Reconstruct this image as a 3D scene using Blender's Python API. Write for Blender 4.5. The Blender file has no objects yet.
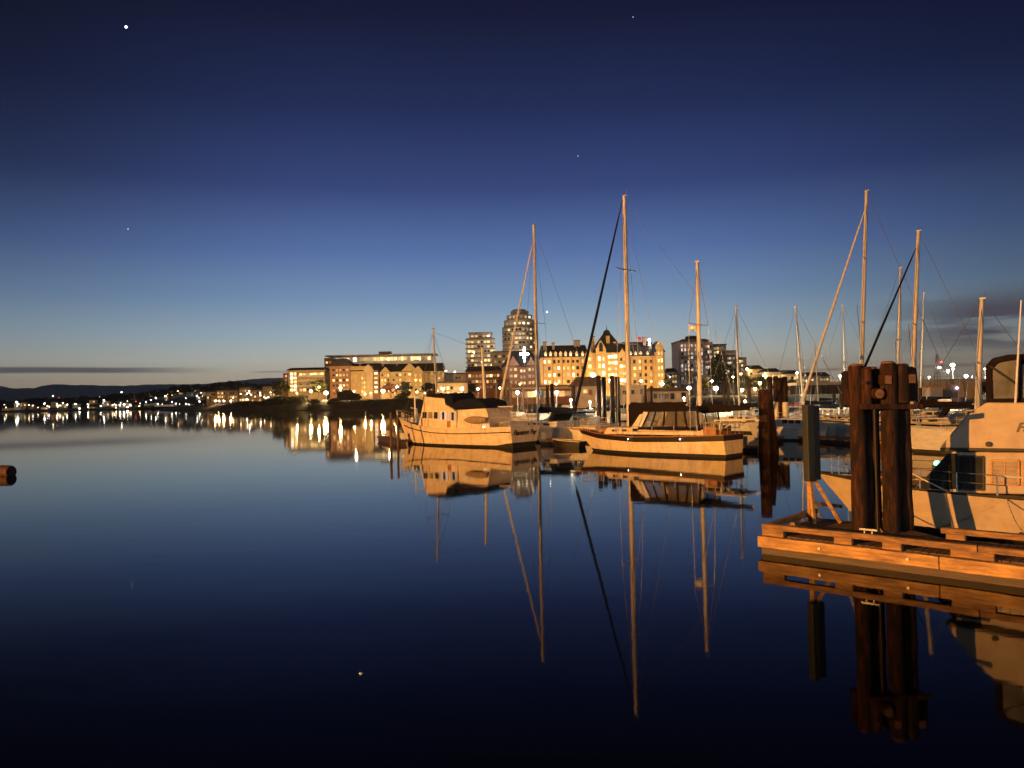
import bpy, math, random
from mathutils import Vector, Matrix
R = random.Random(7)
C = bpy.context.scene.collection
sc = bpy.context.scene
F = 745.0; CH = 4.0

# ---------------------------------------------------------------- camera
cam = bpy.data.cameras.new('camera'); co = bpy.data.objects.new('camera', cam); C.objects.link(co)
cam.sensor_width = 36; cam.lens = 36*F/1024; cam.clip_end = 30000; cam.clip_start = 0.1
MC = Matrix.Rotation(math.radians(90+1.08), 3, 'X') @ Matrix.Rotation(-0.020, 3, 'Z')
co.matrix_world = Matrix.Translation((0, 0, CH)) @ MC.to_4x4()
sc.camera = co

def W(px, py, Y):
    d = MC @ Vector(((px-512)/F, (384-py)/F, -1)); s = Y/d.y
    return Vector((d.x*s, Y, CH+d.z*s))
def onwater(px, py, z=0.0):
    d = MC @ Vector(((px-512)/F, (384-py)/F, -1)); s = (z-CH)/d.z
    return Vector((d.x*s, d.y*s, z))

# ---------------------------------------------------------------- materials
MATS = {}
def mat(name, col, rough=0.6, metal=0.0, var=0.15, scale=3.0, bump=0.0, stretch=None, col2=None, spec=None, coat=0.0, dirt=None):
    if name in MATS: return MATS[name]
    m = bpy.data.materials.new(name); m.use_nodes = True; n = m.node_tree.nodes; l = m.node_tree.links
    b = n['Principled BSDF']; b.inputs['Roughness'].default_value = rough; b.inputs['Metallic'].default_value = metal
    if spec is not None: b.inputs['Specular IOR Level'].default_value = spec
    if coat: b.inputs['Coat Weight'].default_value = coat
    tc = n.new('ShaderNodeTexCoord'); mp = n.new('ShaderNodeMapping'); l.new(tc.outputs['Object'], mp.inputs[0])
    if stretch: mp.inputs['Scale'].default_value = stretch
    nz = n.new('ShaderNodeTexNoise'); nz.inputs['Scale'].default_value = scale; nz.inputs['Detail'].default_value = 6
    nz.inputs['Roughness'].default_value = 0.65; l.new(mp.outputs[0], nz.inputs['Vector'])
    mx = n.new('ShaderNodeMix'); mx.data_type = 'RGBA'
    c2 = col2 if col2 else tuple(c*(1-var*2.2) for c in col); c1 = col if col2 else tuple(min(1, c*(1+var)) for c in col)
    mx.inputs[6].default_value = (*c2, 1); mx.inputs[7].default_value = (*c1, 1)
    mr = n.new('ShaderNodeMapRange'); mr.inputs[1].default_value = 0.3; mr.inputs[2].default_value = 0.7
    l.new(nz.outputs[0], mr.inputs[0]); l.new(mr.outputs[0], mx.inputs[0]); outc = mx.outputs[2]
    if dirt:
        st_, sc2, sv, dc = dirt; m2 = n.new('ShaderNodeMapping'); m2.inputs['Scale'].default_value = sv; l.new(tc.outputs['Object'], m2.inputs[0])
        n2 = n.new('ShaderNodeTexNoise'); n2.inputs['Scale'].default_value = sc2; n2.inputs['Detail'].default_value = 8; n2.inputs['Roughness'].default_value = .7; l.new(m2.outputs[0], n2.inputs['Vector'])
        r2 = n.new('ShaderNodeMapRange'); r2.inputs[1].default_value = .46 if st_ < .95 else .36; r2.inputs[2].default_value = .68 if st_ < .95 else .58; r2.inputs[4].default_value = st_; l.new(n2.outputs[0], r2.inputs[0])
        x2 = n.new('ShaderNodeMix'); x2.data_type = 'RGBA'; l.new(r2.outputs[0], x2.inputs[0]); l.new(outc, x2.inputs[6]); x2.inputs[7].default_value = (*dc, 1); outc = x2.outputs[2]
    l.new(outc, b.inputs['Base Color'])
    if bump:
        bp = n.new('ShaderNodeBump'); bp.inputs['Strength'].default_value = bump; bp.inputs['Distance'].default_value = 0.02
        l.new(nz.outputs[0], bp.inputs['Height']); l.new(bp.outputs[0], b.inputs['Normal'])
    MATS[name] = m; return m
def emit(name, col, s):
    if name in MATS: return MATS[name]
    m = bpy.data.materials.new(name); m.use_nodes = True; n = m.node_tree.nodes; l = m.node_tree.links
    b = n['Principled BSDF']; b.inputs['Base Color'].default_value = (0.3, 0.3, 0.3, 1)
    b.inputs['Emission Strength'].default_value = s
    # uneven light inside the lit thing
    nz = n.new('ShaderNodeTexNoise'); nz.inputs['Scale'].default_value = 1.3
    oi = n.new('ShaderNodeObjectInfo'); tc = n.new('ShaderNodeTexCoord'); ad = n.new('ShaderNodeVectorMath'); ad.operation = 'ADD'
    l.new(tc.outputs['Object'], ad.inputs[0]); l.new(oi.outputs['Location'], ad.inputs[1]); l.new(ad.outputs[0], nz.inputs[0])
    mr = n.new('ShaderNodeMapRange'); mr.inputs[1].default_value = 0.3; mr.inputs[2].default_value = 0.7; mr.inputs[3].default_value = 0.55; mr.inputs[4].default_value = 1.2
    l.new(nz.outputs[0], mr.inputs[0])
    vr = n.new('ShaderNodeMapRange'); vr.inputs[3].default_value = .35 if s < 8 else .9; vr.inputs[4].default_value = 1.65 if s < 8 else 1.1; l.new(oi.outputs['Random'], vr.inputs[0])
    mm_ = n.new('ShaderNodeMath'); mm_.operation = 'MULTIPLY'; l.new(mr.outputs[0], mm_.inputs[0]); l.new(vr.outputs[0], mm_.inputs[1])
    sm = n.new('ShaderNodeVectorMath'); sm.operation = 'SCALE'; sm.inputs[0].default_value = col; l.new(mm_.outputs[0], sm.inputs['Scale'])
    l.new(sm.outputs[0], b.inputs['Emission Color'])
    try: m.cycles.emission_sampling = 'NONE' if s < 8 else 'AUTO'
    except Exception: pass
    MATS[name] = m; return m

agedgel = mat('aged_gelcoat', (0.40, 0.325, 0.235), 0.7, dirt=(.5, 1.4, (1.3, 1.3, .6), (.22, .17, .12)), spec=.2, var=0.10, scale=1.2, stretch=(0.6, 1, 2))
gel = mat('white_gelcoat', (0.62, 0.60, 0.57), 0.3, dirt=(.55, 1.6, (1.6, 1.6, .5), (.26, .19, .13)), var=0.05, scale=1.2, stretch=(0.6, 1, 3), coat=0.3)
cream = mat('cream_paint', (0.66, 0.56, 0.43), 0.4, dirt=(.55, 1.6, (1.6, 1.6, .5), (.26, .19, .13)), var=0.07, scale=1.5, stretch=(0.5, 1, 4))
dirtyw = mat('weathered_white_paint', (0.55, 0.54, 0.50), 0.5, var=0.12, scale=2, stretch=(1, 1, 3))
greyhull = mat('grey_gelcoat', (0.40, 0.40, 0.39), 0.4, var=0.1, scale=1.5)
bluehull = mat('pale_blue_gelcoat', (0.28, 0.42, 0.52), 0.4, var=0.1, scale=1.5)
boot = mat('black_bottom_paint', (0.015, 0.013, 0.013), 0.6, var=0.3)
brownst = mat('brown_stripe_paint', (0.009, 0.005, 0.005), 0.5, var=0.2)
teak = mat('varnished_teak', (0.32, 0.14, 0.05), 0.45, var=0.25, scale=3, stretch=(1, 8, 8))
teakdeck = mat('grey_teak_deck', (0.26, 0.19, 0.13), 0.7, var=0.2, scale=3, stretch=(1, 12, 1))
alu = mat('mast_paint', (0.48, 0.46, 0.43), 0.45, var=0.1, scale=2)
alug = mat('grey_mast_metal', (0.45, 0.44, 0.42), 0.45, metal=0.3, var=0.1, scale=2)
steel = mat('steel_rail', (0.62, 0.6, 0.56), 0.3, metal=0.6, var=0.05)
wire = mat('rigging_wire', (0.25, 0.24, 0.23), 0.4, metal=0.6, var=0.05)
navy = mat('navy_canvas', (0.006, 0.009, 0.022), 0.95, var=0.2, scale=4, bump=0.4, spec=0.15)
brcanvas = mat('dark_brown_canvas', (0.011, 0.007, 0.0075), 0.95, var=0.25, scale=4, bump=0.4, spec=0.15)
whsail = mat('white_furled_sail', (0.55, 0.52, 0.48), 0.8, var=0.1, scale=4, bump=0.3)
bluetarp = mat('blue_tarp', (0.10, 0.22, 0.36), 0.6, var=0.3, scale=3, bump=0.5)
glassd = mat('dark_window_glass', (0.02, 0.022, 0.025), 0.08, var=0.2)
clearv = mat('cloudy_clear_vinyl', (0.20, 0.17, 0.14), 0.25, var=0.3, scale=2.5, bump=0.2)
vinyl = mat('see_through_vinyl', (0.13, 0.115, 0.10), 0.5, var=0.3, scale=2.5, bump=0.2, spec=.15); vinyl.node_tree.nodes['Principled BSDF'].inputs['Alpha'].default_value = .5
clearg = mat('pale_clear_vinyl', (0.16, 0.165, 0.17), 0.6, var=0.2, scale=2.5, bump=0.1, spec=.1); clearg.node_tree.nodes['Principled BSDF'].inputs['Alpha'].default_value = .62
curtain = mat('white_curtain', (0.6, 0.62, 0.68), 0.7, var=0.15, scale=5)
black = mat('black_rubber', (0.02, 0.02, 0.02), 0.7, var=0.2)
lettering = mat('dark_lettering_paint', (0.02, 0.012, 0.01), 0.5, var=0.1)
pile = mat('creosoted_piling_wood', (0.095, 0.034, 0.014), 0.95, dirt=(.97, 1.5, (3.5, 3.5, .7), (.007, .0045, .004)), scale=4, bump=1.0, stretch=(4, 4, 0.45), col2=(0.004, 0.0025, 0.002), spec=.25)
pilel = mat('weathered_piling_wood', (0.17, 0.095, 0.05), 0.85, scale=2.2, bump=0.8, stretch=(3, 3, 0.4), col2=(0.035, 0.02, 0.013))
pileend = mat('sawn_piling_end', (0.20, 0.09, 0.035), 0.8, scale=5, bump=0.5, col2=(0.08, 0.035, 0.015))
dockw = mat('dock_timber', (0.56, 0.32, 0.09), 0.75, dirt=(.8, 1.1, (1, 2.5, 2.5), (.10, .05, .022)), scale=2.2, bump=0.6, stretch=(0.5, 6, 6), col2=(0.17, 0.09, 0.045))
railw = mat('worn_rail_timber', (0.36, 0.19, 0.06), 0.8, dirt=(.85, 1.3, (1, 2.5, 2.5), (.06, .03, .015)), scale=3, bump=0.7, stretch=(0.6, 6, 6), col2=(0.06, 0.032, 0.018))
deckw = mat('dark_worn_deck_boards', (0.12, 0.07, 0.04), 0.85, scale=3, bump=0.7, stretch=(3, 3, 3), col2=(0.035, 0.02, 0.013))
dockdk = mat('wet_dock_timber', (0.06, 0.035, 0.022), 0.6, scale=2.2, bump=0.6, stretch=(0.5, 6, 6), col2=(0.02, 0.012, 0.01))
postg = mat('green_grey_board', (0.016, 0.020, 0.017), 0.7, scale=2, var=0.25, stretch=(2, 2, 0.5), bump=0.3)
galv = mat('galvanised_steel', (0.3, 0.3, 0.3), 0.45, metal=0.6, var=0.2, scale=6)
rust = mat('rusty_red_steel', (0.03, 0.009, 0.006), 0.75, scale=5, bump=0.6, col2=(0.05, 0.014, 0.01))
concrete = mat('pale_concrete', (0.42, 0.39, 0.34), 0.85, scale=1.2, var=0.15, bump=0.3)
brick = mat('red_brown_brick', (0.30, 0.15, 0.08), 0.85, scale=0.8, var=0.18)
tanwall = mat('tan_stucco', (0.46, 0.34, 0.19), 0.85, scale=0.4, var=0.1)
stone = mat('buff_stone', (0.46, 0.32, 0.15), 0.85, scale=0.5, var=0.15)
whitew = mat('white_wall_paint', (0.62, 0.58, 0.5), 0.8, scale=0.5, var=0.1)
greyw = mat('grey_tower_cladding', (0.50, 0.44, 0.36), 0.7, scale=0.4, var=0.15)
mauvew = mat('mauve_tower_concrete', (0.52, 0.42, 0.46), 0.8, scale=0.3, var=0.12)
roofd = mat('dark_slate_roof', (0.028, 0.025, 0.026), 0.8, scale=0.8, var=0.25)
roofg = mat('weathered_grey_roof', (0.24, 0.20, 0.17), 0.8, scale=0.6, var=0.2)
bark = mat('tree_bark', (0.06, 0.04, 0.03), 0.9, scale=4, var=0.3)
leafd = mat('dark_green_leaves', (0.022, 0.03, 0.012), 0.8, scale=0.6, col2=(0.05, 0.055, 0.02))
leafg = mat('yellow_green_leaves', (0.10, 0.10, 0.02), 0.8, scale=0.6, col2=(0.05, 0.06, 0.015))
leafr = mat('russet_leaves', (0.16, 0.05, 0.025), 0.8, scale=0.6, col2=(0.08, 0.035, 0.02))
grassm = mat('grass_bank', (0.085, 0.080, 0.028), 0.95, scale=0.08, col2=(0.022, 0.018, 0.012), bump=0.8)
farland = mat('wooded_far_shore', (0.02, 0.018, 0.014), 0.95, scale=0.03, var=0.4)
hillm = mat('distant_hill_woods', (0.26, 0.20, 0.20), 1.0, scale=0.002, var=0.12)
redp = mat('red_paint', (0.5, 0.03, 0.02), 0.5, var=0.15)
flagr = mat('red_flag_cloth', (0.5, 0.05, 0.04), 0.8, var=0.2)
whitepl = mat('white_plastic_sleeve', (0.7, 0.66, 0.5), 0.5, var=0.1)
asph = mat('asphalt', (0.05, 0.05, 0.05), 0.9, scale=3, var=0.2)

E_warm = emit('window_glow_warm', (1.0, 0.58, 0.20), 1.0)
E_yel = emit('window_glow_yellow', (1.0, 0.70, 0.28), 1.6)
E_wht = emit('window_glow_white', (1.0, 0.84, 0.58), 2.2)
E_dim = emit('window_glow_dim', (1.0, 0.52, 0.20), 0.22)
E_mau = emit('window_glow_mauve', (1.0, 0.78, 0.58), .7)
E_cab = emit('lit_curtain', (0.85, 0.82, 0.85), 0.45)
L_w = emit('lamp_white', (1.0, 0.90, 0.70), 34)
L_y = emit('lamp_yellow', (1.0, 0.72, 0.34), 24)
L_c = emit('lamp_cool', (0.80, 0.90, 1.0), 60)
L_g = emit('lamp_green', (0.08, 1.0, 0.45), 5)
L_r = emit('lamp_red', (1.0, 0.05, 0.05), 14)
L_p = emit('lamp_violet', (0.55, 0.5, 1.0), 3)
L_star = emit('star_light', (0.85, 0.92, 1.0), 12)

# ---------------------------------------------------------------- mesh builder
class MB:
    def __init__(s): s.v = []; s.f = []
    def add(s, vs, fs):
        o = len(s.v); s.v += [tuple(v) for v in vs]; s.f += [tuple(i+o for i in f) for f in fs]; return s
    def box(s, x0, x1, y0, y1, z0, z1, b=0.0):
        if x0 > x1: x0, x1 = x1, x0
        if y0 > y1: y0, y1 = y1, y0
        if z0 > z1: z0, z1 = z1, z0
        return s.add([(x0,y0,z0),(x1,y0,z0),(x1,y1,z0),(x0,y1,z0),(x0,y0,z1),(x1,y0,z1),(x1,y1,z1),(x0,y1,z1)],
                     [(0,3,2,1),(4,5,6,7),(0,1,5,4),(1,2,6,5),(2,3,7,6),(3,0,4,7)])
    def beam(s, p, q, w, h):
        p = Vector(p); q = Vector(q); d = (q-p).normalized(); up = Vector((0,0,1)) if abs(d.z) < .95 else Vector((1,0,0))
        a = d.cross(up).normalized()*w/2; b = a.cross(d).normalized()*h/2
        vs = [p-a-b, p+a-b, p+a+b, p-a+b, q-a-b, q+a-b, q+a+b, q-a+b]
        return s.add(vs, [(0,3,2,1),(4,5,6,7),(0,1,5,4),(1,2,6,5),(2,3,7,6),(3,0,4,7)])
    def tube(s, pts, r, n=8, cap=True):
        pts = [Vector(p) for p in pts]; rs = r if isinstance(r, (list, tuple)) else [r]*len(pts)
        vs = []; fs = []
        ref = None
        for i, p in enumerate(pts):
            d = (pts[min(i+1, len(pts)-1)]-pts[max(i-1, 0)]).normalized()
            if ref is None: ref = Vector((0,0,1)) if abs(d.z) < .9 else Vector((1,0,0))
            a = d.cross(ref).normalized(); b = d.cross(a).normalized()
            for k in range(n):
                t = 2*math.pi*k/n; vs.append(p+(a*math.cos(t)+b*math.sin(t))*rs[i])
        for i in range(len(pts)-1):
            for k in range(n):
                k2 = (k+1) % n; fs.append((i*n+k, i*n+k2, (i+1)*n+k2, (i+1)*n+k))
        if cap: fs.append(tuple(range(n))[::-1]); fs.append(tuple(range((len(pts)-1)*n, len(pts)*n)))
        return s.add(vs, fs)
    def prism(s, poly, y0, y1, t0=0.0):
        """poly of (x,z), extruded along y"""
        n = len(poly); vs = [(x, y0, z) for x, z in poly]+[(x, y1, z) for x, z in poly]
        fs = [tuple(range(n)), tuple(range(2*n-1, n-1, -1))]+[(i, i+n, (i+1) % n+n, (i+1) % n) for i in range(n)]
        return s.add(vs, fs)
    def zprism(s, poly, z0, z1):
        n = len(poly); vs = [(x, y, z0) for x, y in poly]+[(x, y, z1) for x, y in poly]
        fs = [tuple(range(n))[::-1], tuple(range(n, 2*n))]+[(i, (i+1) % n, (i+1) % n+n, i+n) for i in range(n)]
        return s.add(vs, fs)
    def sphere(s, c, r, n=12, m=8, sz=1.0):
        vs = [(c[0], c[1], c[2]+r*sz)]; fs = []
        for i in range(1, m):
            p = math.pi*i/m
            for k in range(n):
                t = 2*math.pi*k/n; vs.append((c[0]+r*math.sin(p)*math.cos(t), c[1]+r*math.sin(p)*math.sin(t), c[2]+r*sz*math.cos(p)))
        vs.append((c[0], c[1], c[2]-r*sz)); L = len(vs)-1
        for k in range(n):
            k2 = (k+1) % n; fs.append((0, 1+k, 1+k2))
            for i in range(m-2): fs.append((1+i*n+k, 1+(i+1)*n+k, 1+(i+1)*n+k2, 1+i*n+k2))
            fs.append((1+(m-2)*n+k, L, 1+(m-2)*n+k2))
        return s.add(vs, fs)
    def mesh(s, name, m, smooth=False):
        me = bpy.data.meshes.new(name); me.from_pydata(s.v, [], s.f); me.update()
        if m: me.materials.append(m)
        if smooth:
            me.polygons.foreach_set('use_smooth', [True]*len(me.polygons))
            try: me.set_sharp_from_angle(angle=math.radians(40))
            except Exception: pass
        return me
    def build(s, name, m, parent=None, smooth=False, bevel=0.0):
        o = bpy.data.objects.new(name, s.mesh(name, m, smooth)); C.objects.link(o)
        if parent is not None: o.parent = parent
        if bevel:
            b = o.modifiers.new('bevel', 'BEVEL'); b.width = bevel; b.segments = 2; b.limit_method = 'ANGLE'
        return o
def tag(o, label=None, cat=None, group=None, kind=None):
    if label: o['label'] = label
    if cat: o['category'] = cat
    if group: o['group'] = group
    if kind: o['kind'] = kind
    return o
def thing(name, label, cat, loc=(0,0,0), rz=0.0, group=None):
    o = bpy.data.objects.new(name, None); C.objects.link(o); o.location = loc; o.rotation_euler = (0, 0, rz)
    o.empty_display_size = 0.2
    return tag(o, label, cat, group)
def children(o): return CH_MAP.get(o.name, [])
def copy_tree(o, parent=None):
    c = o.copy(); C.objects.link(c)
    if parent is not None: c.parent = parent
    for ch in [x for x in list(C.objects) if x.parent == o]: copy_tree(ch, c)
    return c
def lin(x, pts):
    if x <= pts[0][0]: return pts[0][1]
    for (a, b), (c, d) in zip(pts, pts[1:]):
        if x <= c: return b+(d-b)*(x-a)/(c-a)
    return pts[-1][1]

# ---------------------------------------------------------------- world (dusk sky)
w = bpy.data.worlds.new('World'); sc.world = w; w.use_nodes = True
n = w.node_tree.nodes; l = w.node_tree.links; bg = n['Background']
def M(op, a, b=None, c=None):
    m = n.new('ShaderNodeMath'); m.operation = op
    for i, v in enumerate((a, b, c)):
        if v is None: continue
        if isinstance(v, (int, float)): m.inputs[i].default_value = v
        else: l.new(v, m.inputs[i])
    return m.outputs[0]
def MR(v, a, b, c, d, smooth=True):
    m = n.new('ShaderNodeMapRange'); m.interpolation_type = 'SMOOTHSTEP' if smooth else 'LINEAR'
    for i, x in zip((1, 2, 3, 4), (a, b, c, d)): m.inputs[i].default_value = x
    l.new(v, m.inputs[0]); return m.outputs[0]
tc = n.new('ShaderNodeTexCoord'); sx = n.new('ShaderNodeSeparateXYZ'); l.new(tc.outputs['Generated'], sx.inputs[0])
X_, Y_, Z_ = sx.outputs
ramp = n.new('ShaderNodeValToRGB'); l.new(Z_, ramp.inputs[0]); cr = ramp.color_ramp
def s2l(c): return tuple(((v/255)/12.92 if v/255 <= .04045 else (((v/255)+.055)/1.055)**2.4) for v in c)
stops = [(0.0, (184,164,142)), (0.03, (192,178,156)), (0.055, (186,190,182)), (0.085, (156,178,192)), (0.13, (118,148,184)), (0.19, (86,114,168)),
         (0.27, (51,69,122)), (0.36, (31,43,86)), (0.46, (17,22,50)), (0.60, (6,6,16)), (1.0, (2,2,6))]
while len(cr.elements) < len(stops): cr.elements.new(0.5)
for e, (p, c) in zip(cr.elements, stops): e.position = p; e.color = (*s2l(c), 1)
az = M('DIVIDE', X_, M('MAXIMUM', Y_, 0.05))
side = MR(az, 0.1, 0.78, 1.0, 0.42)
up = MR(Z_, 0.08, 0.34, 0.0, 0.30); side2 = M('SUBTRACT', MR(az, -0.80, -0.15, 0.62, 1.0), M('MULTIPLY', up, MR(az, -0.72, -0.2, 1.0, 0.0)))
br = M('MULTIPLY', side, side2)
sk = n.new('ShaderNodeTexSky'); sk.sky_type = 'NISHITA'; sk.sun_disc = False; sk.sun_elevation = math.radians(-4); sk.sun_rotation = math.radians(-35)
sks = n.new('ShaderNodeVectorMath'); sks.operation = 'SCALE'; l.new(sk.outputs[0], sks.inputs[0]); sks.inputs['Scale'].default_value = 0.05
rs = n.new('ShaderNodeVectorMath'); rs.operation = 'SCALE'; l.new(ramp.outputs[0], rs.inputs[0]); l.new(br, rs.inputs['Scale'])
ad = n.new('ShaderNodeVectorMath'); ad.operation = 'ADD'; l.new(rs.outputs[0], ad.inputs[0]); l.new(sks.outputs[0], ad.inputs[1])
# clouds: long thin streaks low on the horizon and grey banks to the right
mp = n.new('ShaderNodeMapping'); l.new(tc.outputs['Generated'], mp.inputs[0]); mp.inputs['Scale'].default_value = (2.2, 2.2, 22)
nz = n.new('ShaderNodeTexNoise'); nz.inputs['Scale'].default_value = 2.0; nz.inputs['Detail'].default_value = 5; l.new(mp.outputs[0], nz.inputs[0])
nv = nz.outputs[0]
wob = M('MULTIPLY', M('SUBTRACT', nv, 0.5), 0.004)
zz = M('ADD', Z_, wob)
def band(z0, hw, a0, a1, a2, a3):
    d = M('ABSOLUTE', M('SUBTRACT', zz, z0)); m1 = MR(d, hw*0.5, hw*1.3, 1, 0)
    return M('MULTIPLY', M('MULTIPLY', m1, MR(az, a0, a1, 0, 1)), MR(az, a2, a3, 1, 0))
c1 = band(0.0420, 0.0038, -1.2, -0.9, -0.56, -0.36)
c2 = M('MULTIPLY', band(0.0275, 0.0018, 0.28, 0.36, 0.62, 0.8), 0.45)
c3 = M('MULTIPLY', band(0.0395, 0.001, -0.36, -0.33, -0.27, -0.22), 0.5)
bank = M('MULTIPLY', M('MULTIPLY', MR(M('ABSOLUTE', M('SUBTRACT', Z_, 0.075)), 0.01, 0.05, 1, 0), MR(az, 0.44, 0.66, 0, 1)), MR(nv, 0.40, 0.52, 0, 1))
bank = M('MULTIPLY', bank, 0.97)
c1 = M('MULTIPLY', c1, 0.85)
cm = M('MINIMUM', M('ADD', M('ADD', c1, c2), M('ADD', c3, bank)), 0.92)
yp = M('GREATER_THAN', Y_, 0.05); cm = M('MULTIPLY', cm, yp)
mx = n.new('ShaderNodeMix'); mx.data_type = 'RGBA'; l.new(cm, mx.inputs[0]); l.new(ad.outputs[0], mx.inputs[6]); mx.inputs[7].default_value = (*s2l((72, 68, 78)), 1)
l.new(mx.outputs[2], bg.inputs[0]); bg.inputs[1].default_value = 1.0

# ---------------------------------------------------------------- water
wm = bpy.data.materials.new('harbour_water'); wm.use_nodes = True; nn = wm.node_tree.nodes; ll = wm.node_tree.links
b = nn['Principled BSDF']; b.inputs['Base Color'].default_value = (0.0003, 0.0003, 0.0005, 1); b.inputs['Roughness'].default_value = 0.035; b.inputs['IOR'].default_value = 1.33
b.inputs['Specular IOR Level'].default_value = .33; b.inputs['Specular Tint'].default_value = (1, .93, .84, 1)
geo = nn.new('ShaderNodeNewGeometry')
m1 = nn.new('ShaderNodeMapping'); m1.inputs['Scale'].default_value = (0.8, 1.6, 1); ll.new(geo.outputs['Position'], m1.inputs[0])
na = nn.new('ShaderNodeTexNoise'); na.inputs['Scale'].default_value = 0.7; na.inputs['Detail'].default_value = 3; ll.new(m1.outputs[0], na.inputs[0])
bp = nn.new('ShaderNodeBump'); bp.inputs['Strength'].default_value = 1.0; bp.inputs['Distance'].default_value = 0.0022; ll.new(na.outputs[0], bp.inputs['Height'])
ll.new(bp.outputs[0], b.inputs['Normal'])
tag(MB().add([(-9000,-300,0),(9000,-300,0),(9000,12000,0),(-9000,12000,0)], [(0,1,2,3)]).build('water', wm), kind='structure')

# ---------------------------------------------------------------- land
def ribbon(name, front, rows, m, jit=0.0, step=6):
    """front: [(px,Y,h)...]; rows: [(dY, fraction of h)]"""
    mb = MB(); pxs = []
    p = front[0][0]
    while p <= front[-1][0]: pxs.append(p); p += step
    cols = len(pxs)
    for (dY, fr) in rows:
        for p in pxs:
            Y = lin(p, [(a, b_) for a, b_, c in front])+dY; h = lin(p, [(a, c) for a, b_, c in front])
            z = -2.0 if fr is None else h*fr
            if fr and jit: z += R.uniform(-jit, jit)*h
            mb.v.append(((p-512)/F*Y, Y, z))
    for r in range(len(rows)-1):
        for i in range(cols-1):
            a = r*cols+i; mb.f.append((a, a+1, a+1+cols, a+cols))
    return tag(mb.build(name, m, smooth=True), kind='structure')
ribbon('land', [(160,520,0.8),(200,470,2.2),(240,420,5.0),(300,360,5.2),(345,330,4.6),(390,300,4.6),(430,250,4.0),(480,215,3.6),(700,210,3.4),(1100,230,3.4),(1700,230,3.4)],
       [(0,None),(1,0.08),(7,0.45),(14,0.85),(24,1.0),(80,1.0),(400,1.02),(1500,1.1)], grassm, 0.06)
ribbon('far_shore', [(-300,760,5),(0,780,5),(90,800,6),(140,820,9),(200,850,13),(250,880,13),(300,900,10)],
       [(0,None),(2,0.1),(30,0.4),(90,0.8),(160,1.05),(300,1.2),(2500,1.0)], farland, 0.1)
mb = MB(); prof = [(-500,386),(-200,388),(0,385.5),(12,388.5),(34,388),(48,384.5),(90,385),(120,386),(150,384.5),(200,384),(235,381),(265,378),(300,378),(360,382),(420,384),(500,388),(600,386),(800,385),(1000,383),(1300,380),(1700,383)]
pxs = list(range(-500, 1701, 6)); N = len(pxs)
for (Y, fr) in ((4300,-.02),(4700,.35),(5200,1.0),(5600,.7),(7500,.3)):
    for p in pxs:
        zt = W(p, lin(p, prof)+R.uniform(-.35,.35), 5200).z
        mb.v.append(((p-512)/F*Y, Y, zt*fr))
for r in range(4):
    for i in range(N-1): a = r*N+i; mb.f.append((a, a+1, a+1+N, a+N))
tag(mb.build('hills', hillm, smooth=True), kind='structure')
def ground_z(px, Y, pts=((160,0.8),(240,5.0),(300,5.2),(390,4.6),(480,3.6),(1700,3.4))): return lin(px, list(pts))

# ---------------------------------------------------------------- shared small meshes
def unitbox(name, m): return MB().box(-.5,.5,-.5,.5,-.5,.5).mesh(name, m)
WIN = {k: unitbox('window_'+k, m) for k, m in dict(warm=E_warm, yel=E_yel, wht=E_wht, dim=E_dim, mau=E_mau, dark=glassd).items()}
BULB = {k: MB().sphere((0,0,0), 1, 10, 6).mesh('bulb_'+k, m, True) for k, m in dict(w=L_w, y=L_y, c=L_c, g=L_g, r=L_r, p=L_p, s=L_star).items()}
POLE = MB().tube([(0,0,0),(0,0,1)], [1.0, .6], 8).mesh('pole', galv, True)
HEADM = MB().tube([(0,0,0),(0,0,.35),(0,0,.5)], [1.25, 1.0, .2], 10).mesh('lamp_hood', galv, True)
def inst(name, me, parent, loc, scale):
    o = bpy.data.objects.new(name, me); C.objects.link(o); o.parent = parent; o.location = loc
    o.scale = scale if isinstance(scale, (tuple, list)) else (scale,)*3
    return o
def window(parent, kind, x, y, z, ww, hh, d=0.12):
    ww *= R.uniform(.72, 1.12); hh *= R.uniform(.8, 1.1); z += R.uniform(-.08, .08)
    return inst('window', WIN[kind], parent, (x, y, z), (ww, d, hh))
def plight(loc, power, col=(1, .72, .38), r=0.3):
    L = bpy.data.lights.new('lamp_light', 'POINT'); L.energy = power; L.color = col; L.shadow_soft_size = r
    o = bpy.data.objects.new('lamp_light', L); C.objects.link(o); o.location = loc; return o
def street_lamp(px, py, Y, base, k='w', r=0.35, label=None, group=None, power=0, col=(1, .62, .25), name='street_lamp', cat='street lamp'):
    r *= .78
    p = W(px, py, Y); zb = min(base, p.z-1.0)
    t = thing(name, label, cat, (p.x, p.y, zb), 0, group); h = p.z-zb
    inst('pole', POLE, t, (0, 0, 0), (0.07, 0.07, h-r*.6))
    inst('bulb', BULB[k], t, (0, 0, h), (r, r, r*.8))
    inst('lamp_hood', HEADM, t, (0, 0, h+r*.72), (r*.55, r*.55, r*.7))
    if power:
        lo = plight((0, -r*1.3-0.1, h), power*(.62 if Y > 250 else .5 if Y > 200 else 1.0), col, r); lo.parent = t
    return t

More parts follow.
